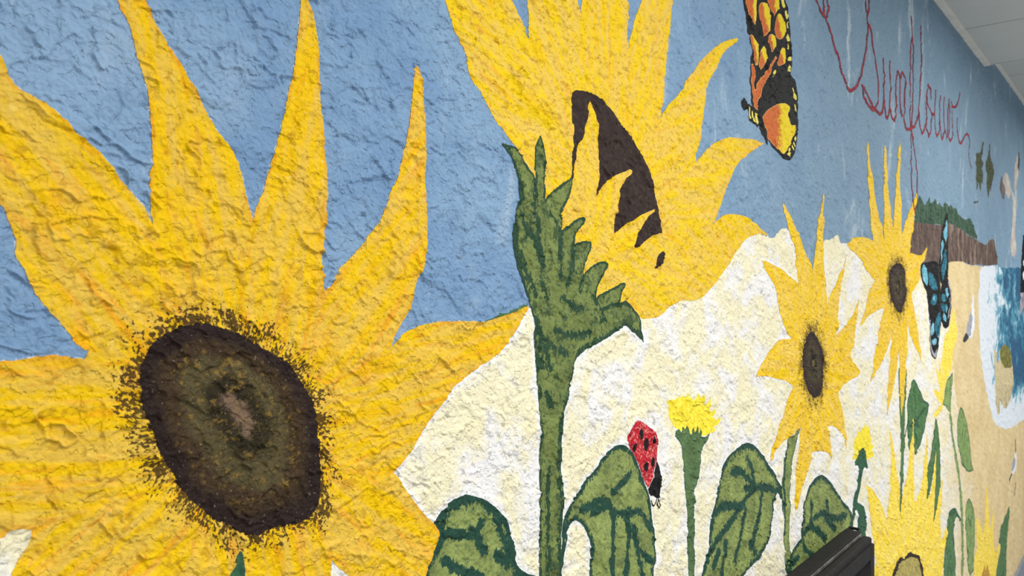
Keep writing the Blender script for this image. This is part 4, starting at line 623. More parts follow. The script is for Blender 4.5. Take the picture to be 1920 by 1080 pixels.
def mat_green(name, light, dark, mott=.35, amp=1.0):
    """dry-brushed light green over a dark coat that stays bare at rims and veins"""
    m = Mat(name, .42, .55)
    v = m.attr('rim', True)
    n = m.noise(m.pos, 190, 4, .7)
    n2 = m.noise(m.pos, 36, 3, .55)
    n4 = m.noise(m.vmul(m.pos, (1, 1, .35), (2, 0, 5)), 260, 2, .6)
    d = m.math('ADD', v, m.math('ADD', m.math('MULTIPLY', m.math('SUBTRACT', n, .5), 2.2), m.math('ADD', m.math('MULTIPLY', m.math('SUBTRACT', n4, .5), 2.0), m.math('MULTIPLY', m.math('SUBTRACT', n2, .5), 2.4))))
    if amp != 1.0:
        d = m.math('ADD', v, m.math('MULTIPLY', m.math('SUBTRACT', d, v), amp))
    k = m.step(d, .78, 1.15)
    lt = m.mix(m.step(m.noise(m.pos, 24, 3), .35, .65), light, tuple(int(x * .86) for x in light))
    c = m.mix(k, dark, lt)
    mo = m.step(m.math('ADD', m.math('MULTIPLY', m.noise(m.pos, 150, 4, .75), .6), m.math('MULTIPLY', n2, .4)), .49, .585)
    c = m.mix(m.math('MULTIPLY', mo, mott), c, dark)
    return m.color(c)
def mat_head(name, spec):
    """spec: dark rim, mid, olive, core colour"""
    rimc, mid, olive, core = spec
    m = Mat(name, .42, .8)
    r = m.attr('rad', True)
    n = m.noise(m.pos, 60, 5, .7)
    rr = m.math('ADD', r, m.math('MULTIPLY', m.math('SUBTRACT', n, .5), .40))
    c = m.mix(m.step(rr, .05, .16), core, tuple(int(x * .55) for x in olive))
    c = m.mix(m.step(rr, .24, .42), c, olive)
    c = m.mix(m.step(rr, .52, .66), c, mid)
    sp = m.noise(m.pos, 130, 5, .75)
    c = m.mix(m.math('MULTIPLY', m.step(sp, .53, .66), m.step(rr, .92, .6, 0, .8)), c, (140, 112, 52))
    sp2 = m.noise(m.vmul(m.pos, (1, 1, 1), (5, 3, 1)), 190, 3, .7)
    c = m.mix(m.math('MULTIPLY', m.step(sp2, .55, .66), .55), c, rimc)
    c = m.mix(m.step(rr, .74, .90), c, rimc)
    sp3 = m.noise(m.vmul(m.pos, (1, 1, 1), (1, 9, 4)), 420, 2, .6)
    c = m.mix(m.math('MULTIPLY', m.step(sp3, .66, .74), .5), c, (170, 160, 140))
    return m.color(c)
def mat_wingcell(name):
    m = Mat(name, .5)
    g = m.math('ADD', m.attr('gr', True), m.math('MULTIPLY', m.math('SUBTRACT', m.noise(m.pos, 70, 4, .7), .5), .55))
    c = m.mix(m.step(g, .44, .60), m.mix(m.noise(m.pos, 90, 3), (190, 84, 44), (214, 124, 62)), (234, 208, 40))
    e = m.step(m.attr('sd', True), .0022, .0006)
    c = m.mix(m.math('MULTIPLY', e, .55), c, (240, 196, 120))
    return m.color(c)

M_SKY, M_CREAM = mat_sky(), mat_cream()
M_PETAL = mat_petal('sunflower_yellow_paint', reach=1.25)
M_PETALC = mat_petal('sunflower_yellow_far_paint', org=.28, base=(240, 205, 92), base2=(242, 202, 16), reach=2.1)
M_PETALB = mat_petal('sunflower_yellow_plain_paint', fringe=False, org=.38, base=(231, 196, 84), base2=(238, 201, 10))
M_PALE = mat_petal('lemon_yellow_paint', fringe=False, pale=True, org=.35)
M_LEAF = mat_green('leaf_green_paint', (148, 163, 94), (40, 74, 62), .45)
M_STEM = mat_green('stem_green_paint', (124, 139, 78), (44, 72, 52), .75)
M_CALYX = mat_green('calyx_green_paint', (124, 139, 78), (44, 72, 52), .8, 1.9)
M_COOL = mat_green('cool_green_paint', (92, 134, 84), (52, 92, 68), .45)
M_SAGE = mat_green('sage_green_paint', (142, 170, 104), (74, 110, 76), .25)
M_DAND = mat_green('dandelion_green_paint', (100, 128, 82), (62, 98, 70), .40)
M_DARKG = plain('dark_green_paint', (48, 84, 66), (60, 100, 72))
M_HEADA = mat_head('seed_head_paint', ((44, 33, 31), (66, 52, 36), (86, 77, 50), (120, 99, 80)))
M_HEADB = mat_head('dark_seed_paint', ((48, 37, 34), (56, 45, 40), (66, 60, 46), (110, 100, 62)))
M_BROWN = plain('seed_brown_paint', (50, 38, 36), (74, 64, 50), 120, lo=.5, hi=.75)
M_BLACK = plain('black_paint', (20, 21, 22), (30, 30, 31), 90)
M_CELL = mat_wingcell('butterfly_orange_paint')
M_YSPOT = plain('butterfly_yellow_paint', (226, 212, 84), (236, 224, 120))
M_RED = plain('ladybug_red_paint', (182, 30, 46), (232, 146, 138), 250, lo=.50, hi=.64)
M_LETTER = plain('lettering_red_paint', (150, 46, 56), (120, 40, 58), 30)
M_TUFT = plain('dandelion_yellow_paint', (248, 234, 84), (240, 214, 40), 160)
M_BEACH = plain('beach_sand_paint', (228, 208, 162), (214, 190, 140), 7, lo=.3, hi=.7)
M_ISLE = plain('island_sand_paint', (222, 206, 164), (196, 178, 136), 30)
M_MOSS = plain('island_moss_paint', (140, 136, 72), (96, 94, 52), 34)
M_ROCK = None
def mat_rock():
    m = Mat('cliff_brown_paint', .5)
    v = m.vmul(m.pos, (1, 1, .35))
    c = m.mix(m.step(m.noise(v, 34, 5, .65), .40, .66), (82, 66, 60), (118, 100, 92))
    x = m.xyz(m.pos)
    c = m.mix(m.math('MULTIPLY', m.step(m.noise(v, 22, 4, .6), .5, .66), m.step(x[0], 2.8, 3.5, .15, .9)), c, (158, 138, 124))
    return m.color(c)
M_ROCK = mat_rock()
def mat_trees():
    m = Mat('cliff_green_paint', .5)
    v = m.vmul(m.pos, (1, 1, .4))
    return m.color(m.mix(m.step(m.noise(v, 45, 5, .65), .40, .64), (44, 72, 56), (78, 106, 84)))
M_TREES = mat_trees()
def mat_sea():
    m = Mat('sea_paint', .45)
    e = m.attr('shore', True)
    n = m.noise(m.vmul(m.pos, (1, 1, 1.3)), 6.5, 6, .68, .8)
    v = m.math('ADD', e, m.math('MULTIPLY', m.math('SUBTRACT', n, .5), 2.6))
    c = m.mix(m.step(v, .62, .84), (226, 234, 242), (130, 182, 202))
    c = m.mix(m.step(v, .80, .98), c, (74, 138, 164))
    c = m.mix(m.step(v, .98, 1.22), c, (52, 94, 128))
    return m.color(c)
M_SEA = mat_sea()
M_TEAL = plain('wing_teal_paint', (28, 86, 108), (60, 134, 154), 60)
M_LBLUE = plain('wing_light_blue_paint', (140, 200, 216), (84, 160, 184), 50)
M_WHITE = plain('white_paint', (240, 240, 240), (224, 226, 232), 40)
M_GULL = plain('gull_grey_paint', (172, 174, 184), (156, 158, 170), 40)
M_CHAR = plain('charcoal_paint', (66, 66, 68), (54, 54, 58), 40)
M_OLIVE = plain('olive_paint', (56, 68, 48), (78, 82, 50), 40)
M_TAUPE = plain('taupe_paint', (176, 166, 158), (200, 196, 186), 14)
M_DTAUPE = plain('dark_taupe_paint', (86, 82, 80), (120, 112, 108), 20)
M_PINKG = plain('pinkish_grey_paint', (182, 172, 180), (120, 116, 130), 22)
M_WALLP = Mat('pale_wall_paint', .6).color((214, 214, 206))

# ------------------------------------------------------------------ the room
def box(name, lo, hi, mat, parent=None, bevel=0.0):
    import bmesh
    bm = bmesh.new()
    bmesh.ops.create_cube(bm, size=1)
    for v in bm.verts:
        v.co = Vector([(lo[k] + hi[k]) / 2 + v.co[k] * (hi[k] - lo[k]) for k in range(3)])
    if bevel:
        bmesh.ops.bevel(bm, geom=bm.edges[:], offset=bevel, segments=2, affect='EDGES', profile=.5)
    if parent is not None:
        off = parent.location + (parent.parent.location if parent.parent else Vector())
        for v in bm.verts: v.co -= off
    me = bpy.data.meshes.new(name); bm.to_mesh(me); bm.free()
    me.materials.append(mat)
    o = bpy.data.objects.new(name, me); COL.objects.link(o)
    if parent is not None: o.parent = parent
    return o
def struct(o):
    o['kind'] = 'structure'; return o

XE = 8.6
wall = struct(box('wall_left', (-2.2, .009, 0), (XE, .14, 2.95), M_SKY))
struct(box('wall_far', (XE, -4.2, 0), (XE + .12, .14, 2.95), M_WALLP))
def mat_tile():
    m = Mat('ceiling_tile', .8, .12, .2)
    return m.color(m.mix(m.noise(m.pos, 9, 4, .6), (206, 208, 202), (214, 215, 210)))
M_TILE = mat_tile()
M_GRID = plain('ceiling_grid_metal', (244, 242, 230), (236, 232, 218), 30, rough=.35, bump=.05)
ceil = struct(box('ceiling', (-2.2, -4.2, CEIL + .05), (3.98, 0, CEIL + .09), M_TILE))
ceil2 = struct(box('ceiling_raised', (3.98, -4.2, CEIL2 + .05), (XE, 0, CEIL2 + .09), M_TILE))
TP = .605
def tiles(parent, x_end, sign, z, count, skip=0):
    me = None
    for k in range(count):
        for r in range(7):
            xa = x_end + sign * k * TP
            lo_x, hi_x = (xa - TP + .003, xa - .003) if sign < 0 else (xa + .003, xa + TP - .003)
            lo = (lo_x, -.012 - (r + 1) * TP + .003, z); hi = (hi_x, -.012 - r * TP - .003, z + .05)
            if me is None:
                t = box('ceiling_tile', lo, hi, M_TILE, parent); me = t.data
                c0 = lo
            else:
                t = bpy.data.objects.new('ceiling_tile', me); COL.objects.link(t); t.parent = parent
                t.location = (lo[0] - c0[0], lo[1] - c0[1], 0)
tiles(ceil, 3.98, -1, CEIL, 10)
tiles(ceil2, 3.98, 1, CEIL2, 7)
struct(box('trim_1', (-2.2, -.024, CEIL - .004), (3.98, .0, CEIL + .006), M_GRID))
struct(box('trim_2', (3.985, -.016, CEIL2 - .003), (XE, .0, CEIL2 + .006), M_GRID))
struct(box('trim_3', (3.974, -4.2, CEIL - .002), (3.982, 0, CEIL2 + .06), M_TILE))
M_FLOOR = plain('floor_vinyl', (182, 182, 186), (168, 168, 174), 3, rough=.4, bump=.05)
struct(box('baseboard_left', (-2.2, -.014, 0), (XE, .009, .09), plain('baseboard_vinyl', (142, 147, 158), (134, 139, 150), 20, bump=.05), None, .003))
struct(box('floor', (-2.2, -4.2, -.05), (XE, .14, 0), M_FLOOR))

# ------------------------------------------------------------------ the stucco coat of the wall, with what the bare sky needs to know
HALO_PETAL = [k for k in SH if (k[0] in 'ABCD' and k[1:].isdigit()) or k.startswith('BF')]
HALO_CREAM = ['B_stem', 'B_leafL', 'B_leafR', 'B_calyx', 'BS8', 'C_stem', 'C_leafL', 'C_leafR', 'H_stem', 'J_shell', 'J_head', 'I_stem', 'I_leaf',
              'C1', 'C3', 'C4', 'C5', 'C6', 'C7', 'C8', 'C9', 'C10', 'C11', 'A5', 'A6', 'D6', 'D7', 'D8', 'D9', 'D10', 'D11', 'D_leaf', 'F_leaf3', 'E1', 'E2', 'E3', 'E7']
def halo(S, Z, keys, margin):
    out = np.full(S.shape, margin)
    for k in keys:
        P = rounded(pts(k), sub=2)
        m = (S > P[:, 0].min() - margin) & (S < P[:, 0].max() + margin) & (Z > P[:, 1].min() - margin) & (Z < P[:, 1].max() + margin)
        if m.any():
            d = -sd_poly(S[m], Z[m], P)
            out[m] = np.minimum(out[m], np.maximum(d, 0))
    return out
S0, Z0 = BASE[:, :, 0], BASE[:, :, 2]
Vn, T, An = cut_cells(np.minimum(np.where(S0 < 3.98, CEIL, CEIL2) + .03 - Z0, Z0 + .01), BASE, {'halo': halo(S0, Z0, HALO_PETAL, .003)})
coat = mesh_obj('stucco_coat', Vn, T, M_SKY, wall, An)

# ------------------------------------------------------------------ painted ground, sea, beach
def a_halo(S, Z, sd): return {'halo': halo(S, Z, HALO_CREAM, .016)}
t = thing('painted_field', 'cream and white brushed field filling the lower mural behind the flowers', 'painted ground', foot('cream'))
paint('field_coat', M_CREAM, t, 1.5, pts('cream'), attr=a_halo, wob=.003)
t = thing('painted_beach', 'tan sandy beach painted at the right end of the mural', 'painted ground', foot('beach'))
paint('sand_coat', M_BEACH, t, 1.0, pts('beach'), wob=.006)
def a_sea(S, Z, sd):
    shore = pts('sea')[:18]                # left and lower edge of the water
    wdt = .20 + .46 * np.clip((Z - ZC + .46) / .4, 0, 1)
    return {'shore': d_lines(S, Z, [shore]) / wdt}
t = thing('painted_sea', 'blue painted sea with white foam along its left shore', 'sea', foot('sea'))
paint('water', M_SEA, t, 2, pts('sea'), attr=a_sea, wob=.006)
t = thing('painted_cliff', 'brown painted cliff topped with dark green shrubs above the beach', 'cliff', foot('rock'))
paint('rock_face', M_ROCK, t, 2.2, pts('rock'), wob=.003)
paint('shrub_cover', M_TREES, t, 2.6, pts('trees'), sub=2, wob=.003)
t = thing('painted_islet', 'sandy islet with a mossy olive boulder standing in the blue sea', 'islet', foot('island'))
def mat_islet():
    m = Mat('islet_paint', .5)
    x = m.xyz(m.pos)
    c = m.mix(m.noise(m.pos, 30, 3), (224, 208, 166), (200, 184, 142))
    k = m.math('MULTIPLY', m.step(m.noise(m.vmul(m.pos, (1, 1, .6)), 34, 5, .75), .47, .55), m.step(x[2], 1.21, .91, .12, 1))
    return m.color(m.mix(k, c, (72, 62, 64)))
paint('rock_base', mat_islet(), t, 2.5, pts('island'), sub=2, wob=.002)
paint('boulder', M_MOSS, t, 2.8, pts('island_top'), sub=2, wob=.002)

# ------------------------------------------------------------------ birds and the far shapes
t = thing('painted_gull', 'white and grey gull with black tail standing on the tan beach', 'bird', foot('gull_body'))
paint('body', M_WHITE, t, 2.5, pts('gull_body'), sub=3)
paint('wing', M_GULL, t, 2.8, pts('gull_wing'), sub=3)
paint('tail', M_CHAR, t, 2.8, pts('gull_tail'), sub=3)
t = thing('painted_gull', 'small curved white gull with thin dark bill on lower beach', 'bird', foot('gull2_body'))
paint('body', M_WHITE, t, 2.5, pts('gull2_body'), sub=3)
paint('wing', M_GULL, t, 2.8, pts('gull2_wing'), sub=3)
paint('bill', M_CHAR, t, 2.5, strokes=lines('gull2_leg1'), width=.024, sub=3)
paint('leg', M_CHAR, t, 2.5, strokes=lines('gull2_leg2'), width=.018, sub=3)
paint('leg', M_CHAR, t, 2.5, strokes=lines('gull2_leg3'), width=.022, sub=3)
t = thing('painted_plume', 'left of two ragged dark olive shapes high on the blue sky', 'plume', foot('plumeA'))
paint('plume_shape', M_OLIVE, t, 2.3, pts('plumeA'), sub=3, wob=.004)
t = thing('painted_plume', 'right of two ragged dark olive shapes high on the blue sky', 'plume', foot('plumeB'))
paint('plume_shape', M_OLIVE, t, 2.3, pts('plumeB'), sub=3, wob=.004)
t = thing('painted_pelican', 'long pale grey bird with dark wing flying beside the right edge', 'bird', foot('pelican'))
paint('body', M_TAUPE, t, 2.3, pts('pelican'), sub=2, wob=.004)
paint('wing', M_DTAUPE, t, 2.6, pts('pel_wing'), sub=2)
paint('wing_tip', M_CHAR, t, 2.6, pts('pel_tip'), sub=2)
t = thing('painted_small_bird', 'tiny dark distant bird on the sky above the cliff', 'bird', foot('speck'))
paint('bird_shape', M_CHAR, t, 2.3, pts('speck'), sub=4)
t = thing('painted_dark_butterfly', 'black winged butterfly cut off by the right edge beside the sea', 'butterfly', foot('R_wing', 'R_low'))
paint('wing', M_BLACK, t, 2.8, pts('R_wing'), sub=3)
paint('lower_wing', M_PINKG, t, 2.6, pts('R_low'), sub=3)
for k in ('Rs1', 'Rs2'): paint('wing_spot', M_WHITE, t, 3.1, pts(k), sub=4)

# ------------------------------------------------------------------ sunflowers
def petal_attr(key, head, c):
    P = pts(key); g = P.mean(0)
    ax = g - c; ax = ax / (np.hypot(*ax) + 1e-9)
    H = rounded(pts(head)) if head else None
    off = (sum(ord(ch) for ch in key) % 37) * 1.7
    def fn(S, Z, sd):
        ds, dz = S - c[0], Z - c[1]
        st = np.stack([ds * ax[0] + dz * ax[1], -ds * ax[1] + dz * ax[0], np.full(S.shape, off)], -1)
        A = {'st': st}
        if H is not None:
            dh = -sd_poly(S, Z, H)
            an = np.arctan2(dz, ds)
            R = np.sqrt(abs(np.sum(H[:, 0] * np.roll(H[:, 1], -1) - H[:, 1] * np.roll(H[:, 0], -1)) / 2) / np.pi)
            A['pol'] = np.stack([dh, an * R, np.zeros_like(dh)], -1)
        return A
    return fn
def head_attr(c, axis=None):
    def fn(S, Z, sd):
        dc = np.hypot(S - c[0], Z - c[1]) if axis is None else d_lines(S, Z, [np.array([c - axis, c + axis])])
        return {'rad': dc / (dc + np.maximum(sd, 0) + 1e-6)}
    return fn
def rim_attr(rim, vein=None, vw=.0016, union=None):
    L = [rounded(x, closed=False) for x in lines(vein)] if vein else None
    def fn(S, Z, sd):
        if union:
            for k in union: sd = np.maximum(sd, sd_poly(S, Z, rounded(pts(k))))
        r = np.clip(sd / rim, -1, 3)
        if L is not None:
            r = np.minimum(r, np.clip(d_lines(S, Z, L) / vw, 0, 3))
        return {'rim': r}
    return fn
def petals(t, keys, head, mat, layer, sub=1, wob=.0005):
    c = pts(head).mean(0) if head else np.concatenate([pts(k) for k in keys]).mean(0)
    for n, k in enumerate(keys):
        paint('petal', mat, t, layer + n * .17, pts(k), attr=petal_attr(k, head, c), sub=sub, wob=wob)

# the tall side-on flower in the middle
t = thing('sunflower', 'tall sunflower seen from the side with green calyx and long stem, mural centre', 'sunflower', foot('B_stem', 'B_head'))
cB = pts('B_head').mean(0)
paint('petal_base', M_PETALB, t, 3, pts('B0'), attr=petal_attr('B0', None, cB))
for n, k in enumerate(['B1', 'B2', 'B3', 'B4', 'B5', 'B6', 'B7']):
    paint('petal', M_PETALB, t, 3.2 + n * .17, pts(k), attr=petal_attr(k, None, cB), wob=.0005)
paint('seed_head', M_BROWN, t, 4.6, pts('B_head'), wob=.0006)
for n, k in enumerate(['BF4', 'BF3', 'BF2', 'BF1']):
    paint('petal', M_PETALB, t, 4.9 + n * .17, pts(k), attr=petal_attr(k, None, np.array(cB) + (-.02, -.12)), wob=.0005)
paint('seed_patch', M_BROWN, t, 5.7, pts('B_blob'), sub=2)
paint('stem', M_CALYX, t, 5.8, pts('B_stem'), attr=rim_attr(.0036, 'vB_stem', .0036, union=('B_calyx',)), wob=.0006)
for n, k in enumerate(['BS1', 'BS2', 'BS3', 'BS4', 'BS5', 'BS6', 'BS7', 'BS8']):
    paint('sepal', M_STEM, t, 6.0 + n * .17, pts(k), attr=rim_attr(.0036 if k != 'BS8' else .0058, union=None if k != 'BS8' else ('B_calyx', 'B_stem')), wob=.0006)
UN = ('B_stem', 'BS8', 'BS1', 'BS2', 'BS3', 'BS4', 'BS5', 'BS6', 'BS7')
paint('calyx', M_CALYX, t, 7.6, pts('B_calyx'), attr=rim_attr(.0050, 'vB_calyx', .0046, union=UN), wob=.0008)
paint('leaf', M_LEAF, t, 2.4, pts('B_leafL'), attr=rim_attr(.0120, 'vB_leafL', .0062))
paint('leaf', M_LEAF, t, 5.6, pts('B_leafR'), attr=rim_attr(.0068, 'vB_leafR', .0062))

# the big one at the left
t = thing('sunflower', 'huge close sunflower with broad dark seed head filling the left side', 'sunflower', foot('A_head'))
cA = np.array(pts('A_head').mean(0))
paint('petal_base', M_PETAL, t, 3, pts('A0'), attr=petal_attr('A0', 'A_head', cA))
petals(t, ['A9', 'A8', 'A7', 'A6', 'A5', 'A1', 'A2', 'A4', 'A3'], 'A_head', M_PETAL, 3.3)
paint('seed_head', M_HEADA, t, 5.2, pts('A_head'), attr=head_attr(pts('A_head').mean(0) + (.004, .010), np.array((.009, -.014))), wob=.0012)
paint('green_smear', M_SAGE, t, 3.1, pts('A_smear'), attr=rim_attr(.003), wob=.0014)
t = thing('leaf', 'dark green leaf tip poking up under the huge left sunflower', 'leaf', foot('A_tip'))
paint('leaf_blade', M_DARKG, t, 5.6, pts('A_tip'))

# the open flower right of centre
t = thing('sunflower', 'open ten petalled sunflower with narrow dark oval head beside the dandelion', 'sunflower', foot('C_stem', 'C_head'))
paint('stem', M_LEAF, t, 3.0, pts('C_stem'), attr=rim_attr(.003, 'vC_stem', .005), sub=2)
paint('leaf', M_LEAF, t, 3.3, pts('C_leafL'), attr=rim_attr(.0105, 'vC_leafL', .0085), sub=2)
paint('leaf', M_LEAF, t, 3.5, pts('C_leafR'), attr=rim_attr(.0105, 'vC_leafR', .0090), sub=2)
cC = pts('C_head').mean(0)
paint('petal_base', M_PETALC, t, 3.0, pts('C0'), attr=petal_attr('C0', 'C_head', cC), sub=2)
petals(t, ['C9', 'C10', 'C8', 'C7', 'C6', 'C4', 'C11', 'C3', 'C5', 'C1', 'C2'], 'C_head', M_PETALC, 3.8, sub=2)
paint('seed_head', M_HEADB, t, 6.0, pts('C_head'), attr=head_attr(cC), sub=2, wob=.001)

# the flower before the cliff
t = thing('sunflower', 'open sunflower with spiky upright petals in front of the brown cliff', 'sunflower', foot('D_stem', 'D_head'))
cD = pts('D_head').mean(0)
paint('stem', M_COOL, t, 4.6, pts('D_stem'), attr=rim_attr(.006), sub=2)
paint('leaf', M_COOL, t, 3.2, pts('D_leaf'), attr=rim_attr(.007, 'vD_leaf', .006), sub=2)
paint('leaf_stalk', M_DARKG, t, 3.2, strokes=lines('petiole'), width=.009, sub=3)
paint('petal_base', M_PETALC, t, 4.3, pts('D0'), attr=petal_attr('D0', 'D_head', cD), sub=2)
petals(t, ['D9', 'D10', 'D8', 'D11', 'D7', 'D5', 'D6', 'D1', 'D2', 'D4', 'D3'], 'D_head', M_PETALC, 4.8, sub=2)
paint('seed_head', M_HEADB, t, 7.0, pts('D_head'), attr=head_attr(cD), sub=2, wob=.001)

# the pale one rising from the bottom edge
t = thing('sunflower', 'lemon yellow sunflower with tall thin petals rising behind the black cabinet', 'sunflower', foot('E_head'))
cE = pts('E_head').mean(0)
paint('petal_base', M_PALE, t, 3.4, pts('E0'), attr=petal_attr('E0', None, cE), sub=2)
for n, k in enumerate(['E7', 'E6', 'E5', 'E4', 'E3', 'E2', 'E1']):
    paint('petal', M_PALE, t, 3.6 + n * .17, pts(k), attr=petal_attr(k, None, cE), sub=2)
paint('seed_head', M_BROWN, t, 5.2, pts('E_head'), sub=2, wob=.002)
paint('seed_core', plain('olive_yellow_paint', (186, 172, 96), (160, 148, 88), 50), t, 5.5, pts('E_core'), sub=2, wob=.003)
t = thing('leaf', 'forked dark green leaf hanging over the lemon yellow sunflower', 'leaf', foot('E_leaf'))
paint('leaf_blade', M_COOL, t, 5.4, pts('E_leaf'), attr=rim_attr(.008), sub=2)

# the bud seen from the side with its own leaves
t = thing('sunflower', 'half closed yellow sunflower in profile under the blue butterfly with thin stem', 'sunflower', foot('F_stem'))
paint('petal', M_PALE, t, 2.6, pts('F_petal'), attr=petal_attr('F_petal', None, pts('F_stem').mean(0)), sub=2, wob=.006)
paint('stem', M_SAGE, t, 3.0, pts('F_stem'), attr=rim_attr(.005), sub=2)
paint('leaf', M_SAGE, t, 2.7, pts('F_leaf1'), attr=rim_attr(.008, 'vF_leaf1', .006), sub=2)
paint('leaf', M_SAGE, t, 2.7, pts('F_leaf2'), attr=rim_attr(.008, 'vF_leaf2', .006), sub=2)
paint('leaf', M_COOL, t, 4.4, pts('F_leaf3'), attr=rim_attr(.008, 'vF_leaf3', .006), sub=2)

t = thing('sunflower', 'small faint yellow flower at the bottom on the tan beach', 'sunflower', foot('G_petal'))
paint('petal', M_PALE, t, 2.6, pts('G_petal'), attr=petal_attr('G_petal', None, pts('G_head').mean(0)), sub=2, wob=.004)
paint('seed_head', plain('rust_brown_paint', (176, 128, 60), (204, 160, 60), 60), t, 2.9, pts('G_head'), sub=2, wob=.004)
paint('leaf', M_COOL, t, 3.1, pts('G_leaf'), attr=rim_attr(.008, 'vG_leaf', .008), sub=2)

# ------------------------------------------------------------------ dandelions
def tuft_attr(S, Z, sd): return {}
t = thing('dandelion', 'large yellow tufted dandelion on thick green stem beside the ladybug', 'dandelion', foot('H_stem'))
paint('stem', M_DAND, t, 3.0, pts('H_stem'), attr=rim_attr(.0022), sub=2, wob=.0008)
paint('flower_tuft', M_TUFT, t, 2.6, pts('H_tuft'), sub=2, wob=.0012)
t = thing('dandelion', 'small yellow dandelion bud on thin dark stem above the black cabinet', 'dandelion', foot('I_stem'))
paint('flower_tuft', M_TUFT, t, 2.6, pts('I_tuft'), sub=2, wob=.002)
paint('stem', M_DARKG, t, 3.9, pts('I_stem'), sub=2, wob=.0008)
paint('leaf', M_DARKG, t, 3.8, pts('I_leaf'), sub=2, wob=.0008)

# ------------------------------------------------------------------ ladybug
def ellipse(px, pz, rx, rz):
    a = np.linspace(0, 2 * np.pi, 20, endpoint=False)
    return np.stack([px + rx * np.cos(a), pz + rz * np.sin(a)], -1)
t = thing('ladybug', 'red ladybug with black spots crawling down the edge of a leaf', 'ladybug', foot('J_shell', 'J_head'))
sh = paint('shell', M_RED, t, 6.0, pts('J_shell'), sub=2, wob=.0005)
cJ, mJ = pts('J_shell').min(0), pts('J_shell').max(0) - pts('J_shell').min(0)
for fx, fz, rx, rz in ((.42, .795, .085, .08), (.205, .635, .068, .068), (.61, .62, .084, .094), (.845, .66, .055, .056), (.585, .31, .077, .068), (.825, .335, .063, .072)):
    paint('spot', M_BLACK, sh, 6.3, ellipse(cJ[0] + fx * mJ[0], cJ[1] + fz * mJ[1], rx * mJ[0], rz * mJ[1]), sub=3, wob=.0002, smooth=False)
paint('head', M_BLACK, t, 6.2, pts('J_head'), sub=2, wob=.0003)
for k in ('J_ant1', 'J_ant2'):
    paint('antenna', M_BLACK, t, 6.2, strokes=lines(k), width=.0021, sub=4, wob=.0002)

# ------------------------------------------------------------------ butterflies
t = thing('monarch_butterfly', 'orange and black butterfly with folded wings above the tall sunflower', 'butterfly', foot('K_wing'))
wg = paint('wing', M_BLACK, t, 4.8, pts('K_wing'), sub=2, wob=.0006)
def cell_attr(key):
    P = pts(key); lo, hi = P.min(0), P.max(0)
    def fn(S, Z, sd):
        x = (S - lo[0]) / (hi[0] - lo[0]); y = (Z - lo[1]) / (hi[1] - lo[1])
        return {'gr': np.clip(.72 * x + .38 * y - .06, 0, 1)}
    return fn
for k in ['Kc%d' % i for i in (1, 2, 3, 4, 5, 6, 7, 8)]:
    paint('wing_cell', M_CELL, wg, 5.1, pts(k), attr=cell_attr(k), sub=2, wob=.0006)
def flat_gr(v):
    return lambda S, Z, sd: {'gr': np.full(S.shape, v)}
paint('wing_vein', M_CELL, wg, 5.1, pts('Kc9'), attr=flat_gr(.36), sub=2, wob=.0006)
loK = pts('Kc10').min(0); hiK = pts('Kc10').max(0)
paint('wing_cell', M_CELL, wg, 5.1, pts('Kc10'), attr=lambda S, Z, sd: {'gr': np.clip((S - loK[0]) / (hiK[0] - loK[0]) * .9 + .04, 0, 1)}, sub=2, wob=.0006)
for k in ['Ks%d' % i for i in range(1, 16)]:
    paint('wing_spot', M_YSPOT, wg, 5.1, pts(k), sub=3, wob=.0003)
bd = paint('body', M_BLACK, t, 5.0, pts('K_body'), sub=3, wob=.0003)
paint('head', M_BLACK, t, 5.0, pts('K_eye'), sub=3, wob=.0003)
for k in ('Kb1', 'Kb2', 'Kb3'):
    paint('body_stripe', M_YSPOT, bd, 5.3, pts(k), sub=3, wob=.0003)

t = thing('blue_butterfly', 'teal and black butterfly with spread wings in front of the cliff', 'butterfly', foot('L_wing4'))
w1 = paint('wing', M_BLACK, t, 6.5, pts('L_wing1'), sub=3)
w2 = paint('wing', M_BLACK, t, 6.3, pts('L_wing2'), sub=3)
w3 = paint('wing', M_BLACK, t, 6.4, pts('L_wing3'), sub=3)
w4 = paint('wing', M_BLACK, t, 6.2, pts('L_wing4'), sub=3)
for k, w, mt in (('Lp1', w1, M_LBLUE), ('Lp2', w1, M_LBLUE), ('Lp3', w1, M_TEAL), ('Lp4', w3, M_LBLUE), ('Lp5', w3, M_TEAL), ('Lp6', w3, M_TEAL),
                 ('Lp7', w4, M_TEAL), ('Lp8', w4, M_LBLUE), ('Lp9', w4, M_LBLUE), ('Lp10', w4, M_LBLUE), ('Lp11', w2, M_LBLUE), ('Lp12', w2, M_TEAL),
                 ('Lp13', w2, M_TEAL), ('Lp14', w2, M_LBLUE), ('Lp15', w2, M_LBLUE)):
    paint('wing_cell', mt, w, 6.9, pts(k), sub=3, wob=.001)
paint('wing_cell', M_LBLUE, w3, 7.2, pts('Lp16'), sub=3)
paint('body', M_CHAR, t, 6.9, strokes=lines('L_body'), width=.012, sub=3)
paint('wing_margin', M_GULL, w2, 6.9, strokes=lines('L_marg1'), width=.012, sub=3, wob=.003)
paint('wing_margin', M_GULL, w4, 6.9, strokes=lines('L_marg2'), width=.011, sub=3, wob=.003)

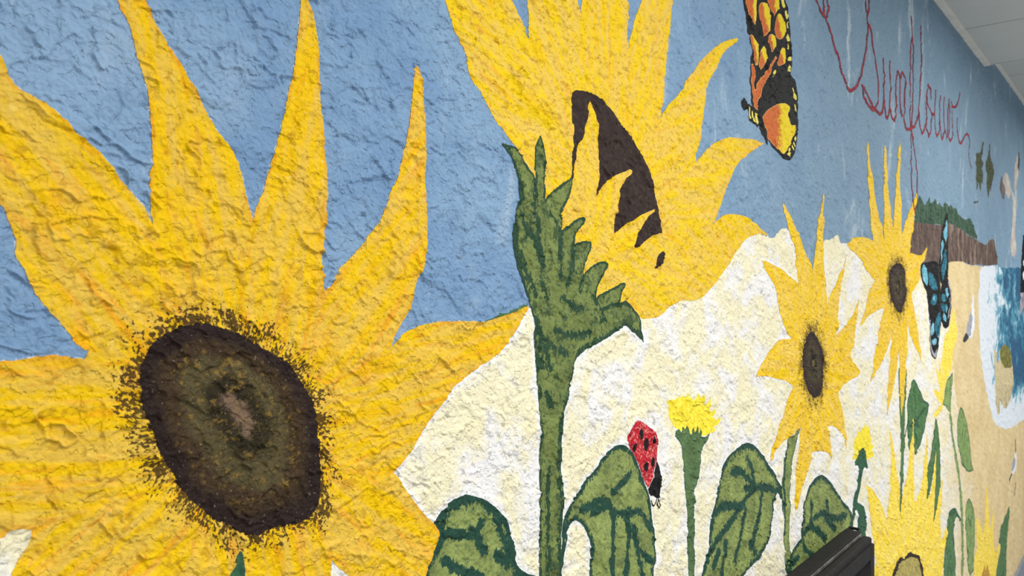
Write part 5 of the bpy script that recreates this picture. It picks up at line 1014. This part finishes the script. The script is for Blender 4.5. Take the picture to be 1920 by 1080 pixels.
# ------------------------------------------------------------------ the word
t = thing('lettering', 'dark red handwritten word painted high on the blue sky at right', 'lettering', (2.6, 0, 1.94))
for n in range(1, 16):
    paint('letter_stroke', M_LETTER, t, 7.4 + n * .05, strokes=lines('T%d' % n), width=.0095 if n not in (2, 3) else .0075, sub=3, wob=.0012)

# ------------------------------------------------------------------ black ribbed cabinet against the wall, grey table
M_PLAST = plain('black_plastic', (44, 43, 43), (38, 37, 37), 60, rough=.5, bump=.10)
M_PLAST2 = plain('black_plastic_dark', (34, 33, 34), (28, 28, 29), 60, rough=.45, bump=.05)
XA, XB, ZT = .75, 1.955, ZC - .573
t = thing('black_cabinet', 'slim black plastic cabinet with ribbed grille standing against the mural wall', 'cabinet', (1.35, -.05, 0))
box('rear_shell', (XA, -.047, .02), (XB - .030, -.012, ZT), M_PLAST, t, .002)
box('bracket', (XB - .006, -.036, ZT - .007), (XB + .001, -.012, ZT - .001), M_PLAST2, t, .001)
box('bracket_arm', (XB - .036, -.018, ZT - .010), (XB - .001, -.012, ZT - .002), M_PLAST2, t, .001)
box('groove_strip', (XA, -.055, .05), (XB - .040, -.046, ZT - .010), M_PLAST2, t)
box('rail', (XA, -.0505, ZT - .0095), (XB - .036, -.0475, ZT - .003), plain('dark_steel', (120, 118, 116), (90, 88, 88), 40, rough=.25, bump=.02), t, .0008)
box('front_shell', (XA, -.075, .02), (XB - .040, -.054, ZT - .004), M_PLAST, t, .005)
gp = box('grille_panel', (XA + .05, -.0770, .10), (XB - .075, -.0745, ZT - .045), M_PLAST2, t)
rib = None
for k in range(112):
    x = XB - .084 - k * .0098
    if rib is None:
        rib = box('rib', (x, -.0798, .11), (x + .0042, -.0768, ZT - .055), M_PLAST, gp); x0 = x
    else:
        r = bpy.data.objects.new('rib', rib.data); COL.objects.link(r); r.parent = gp; r.location = (x - x0, 0, 0)
for nm, lo, hi in (('frame_bar', (XA + .02, -.0805, ZT - .048), (XB - .0745, -.068, ZT - .018)), ('frame_bar', (XB - .075, -.0805, .06), (XB - .041, -.060, ZT - .018)),
                   ('frame_bar', (XA + .02, -.0805, .06), (XB - .050, -.074, .10))):
    box(nm, lo, hi, M_PLAST, t, .002)
print('paint triangles', TRIS)
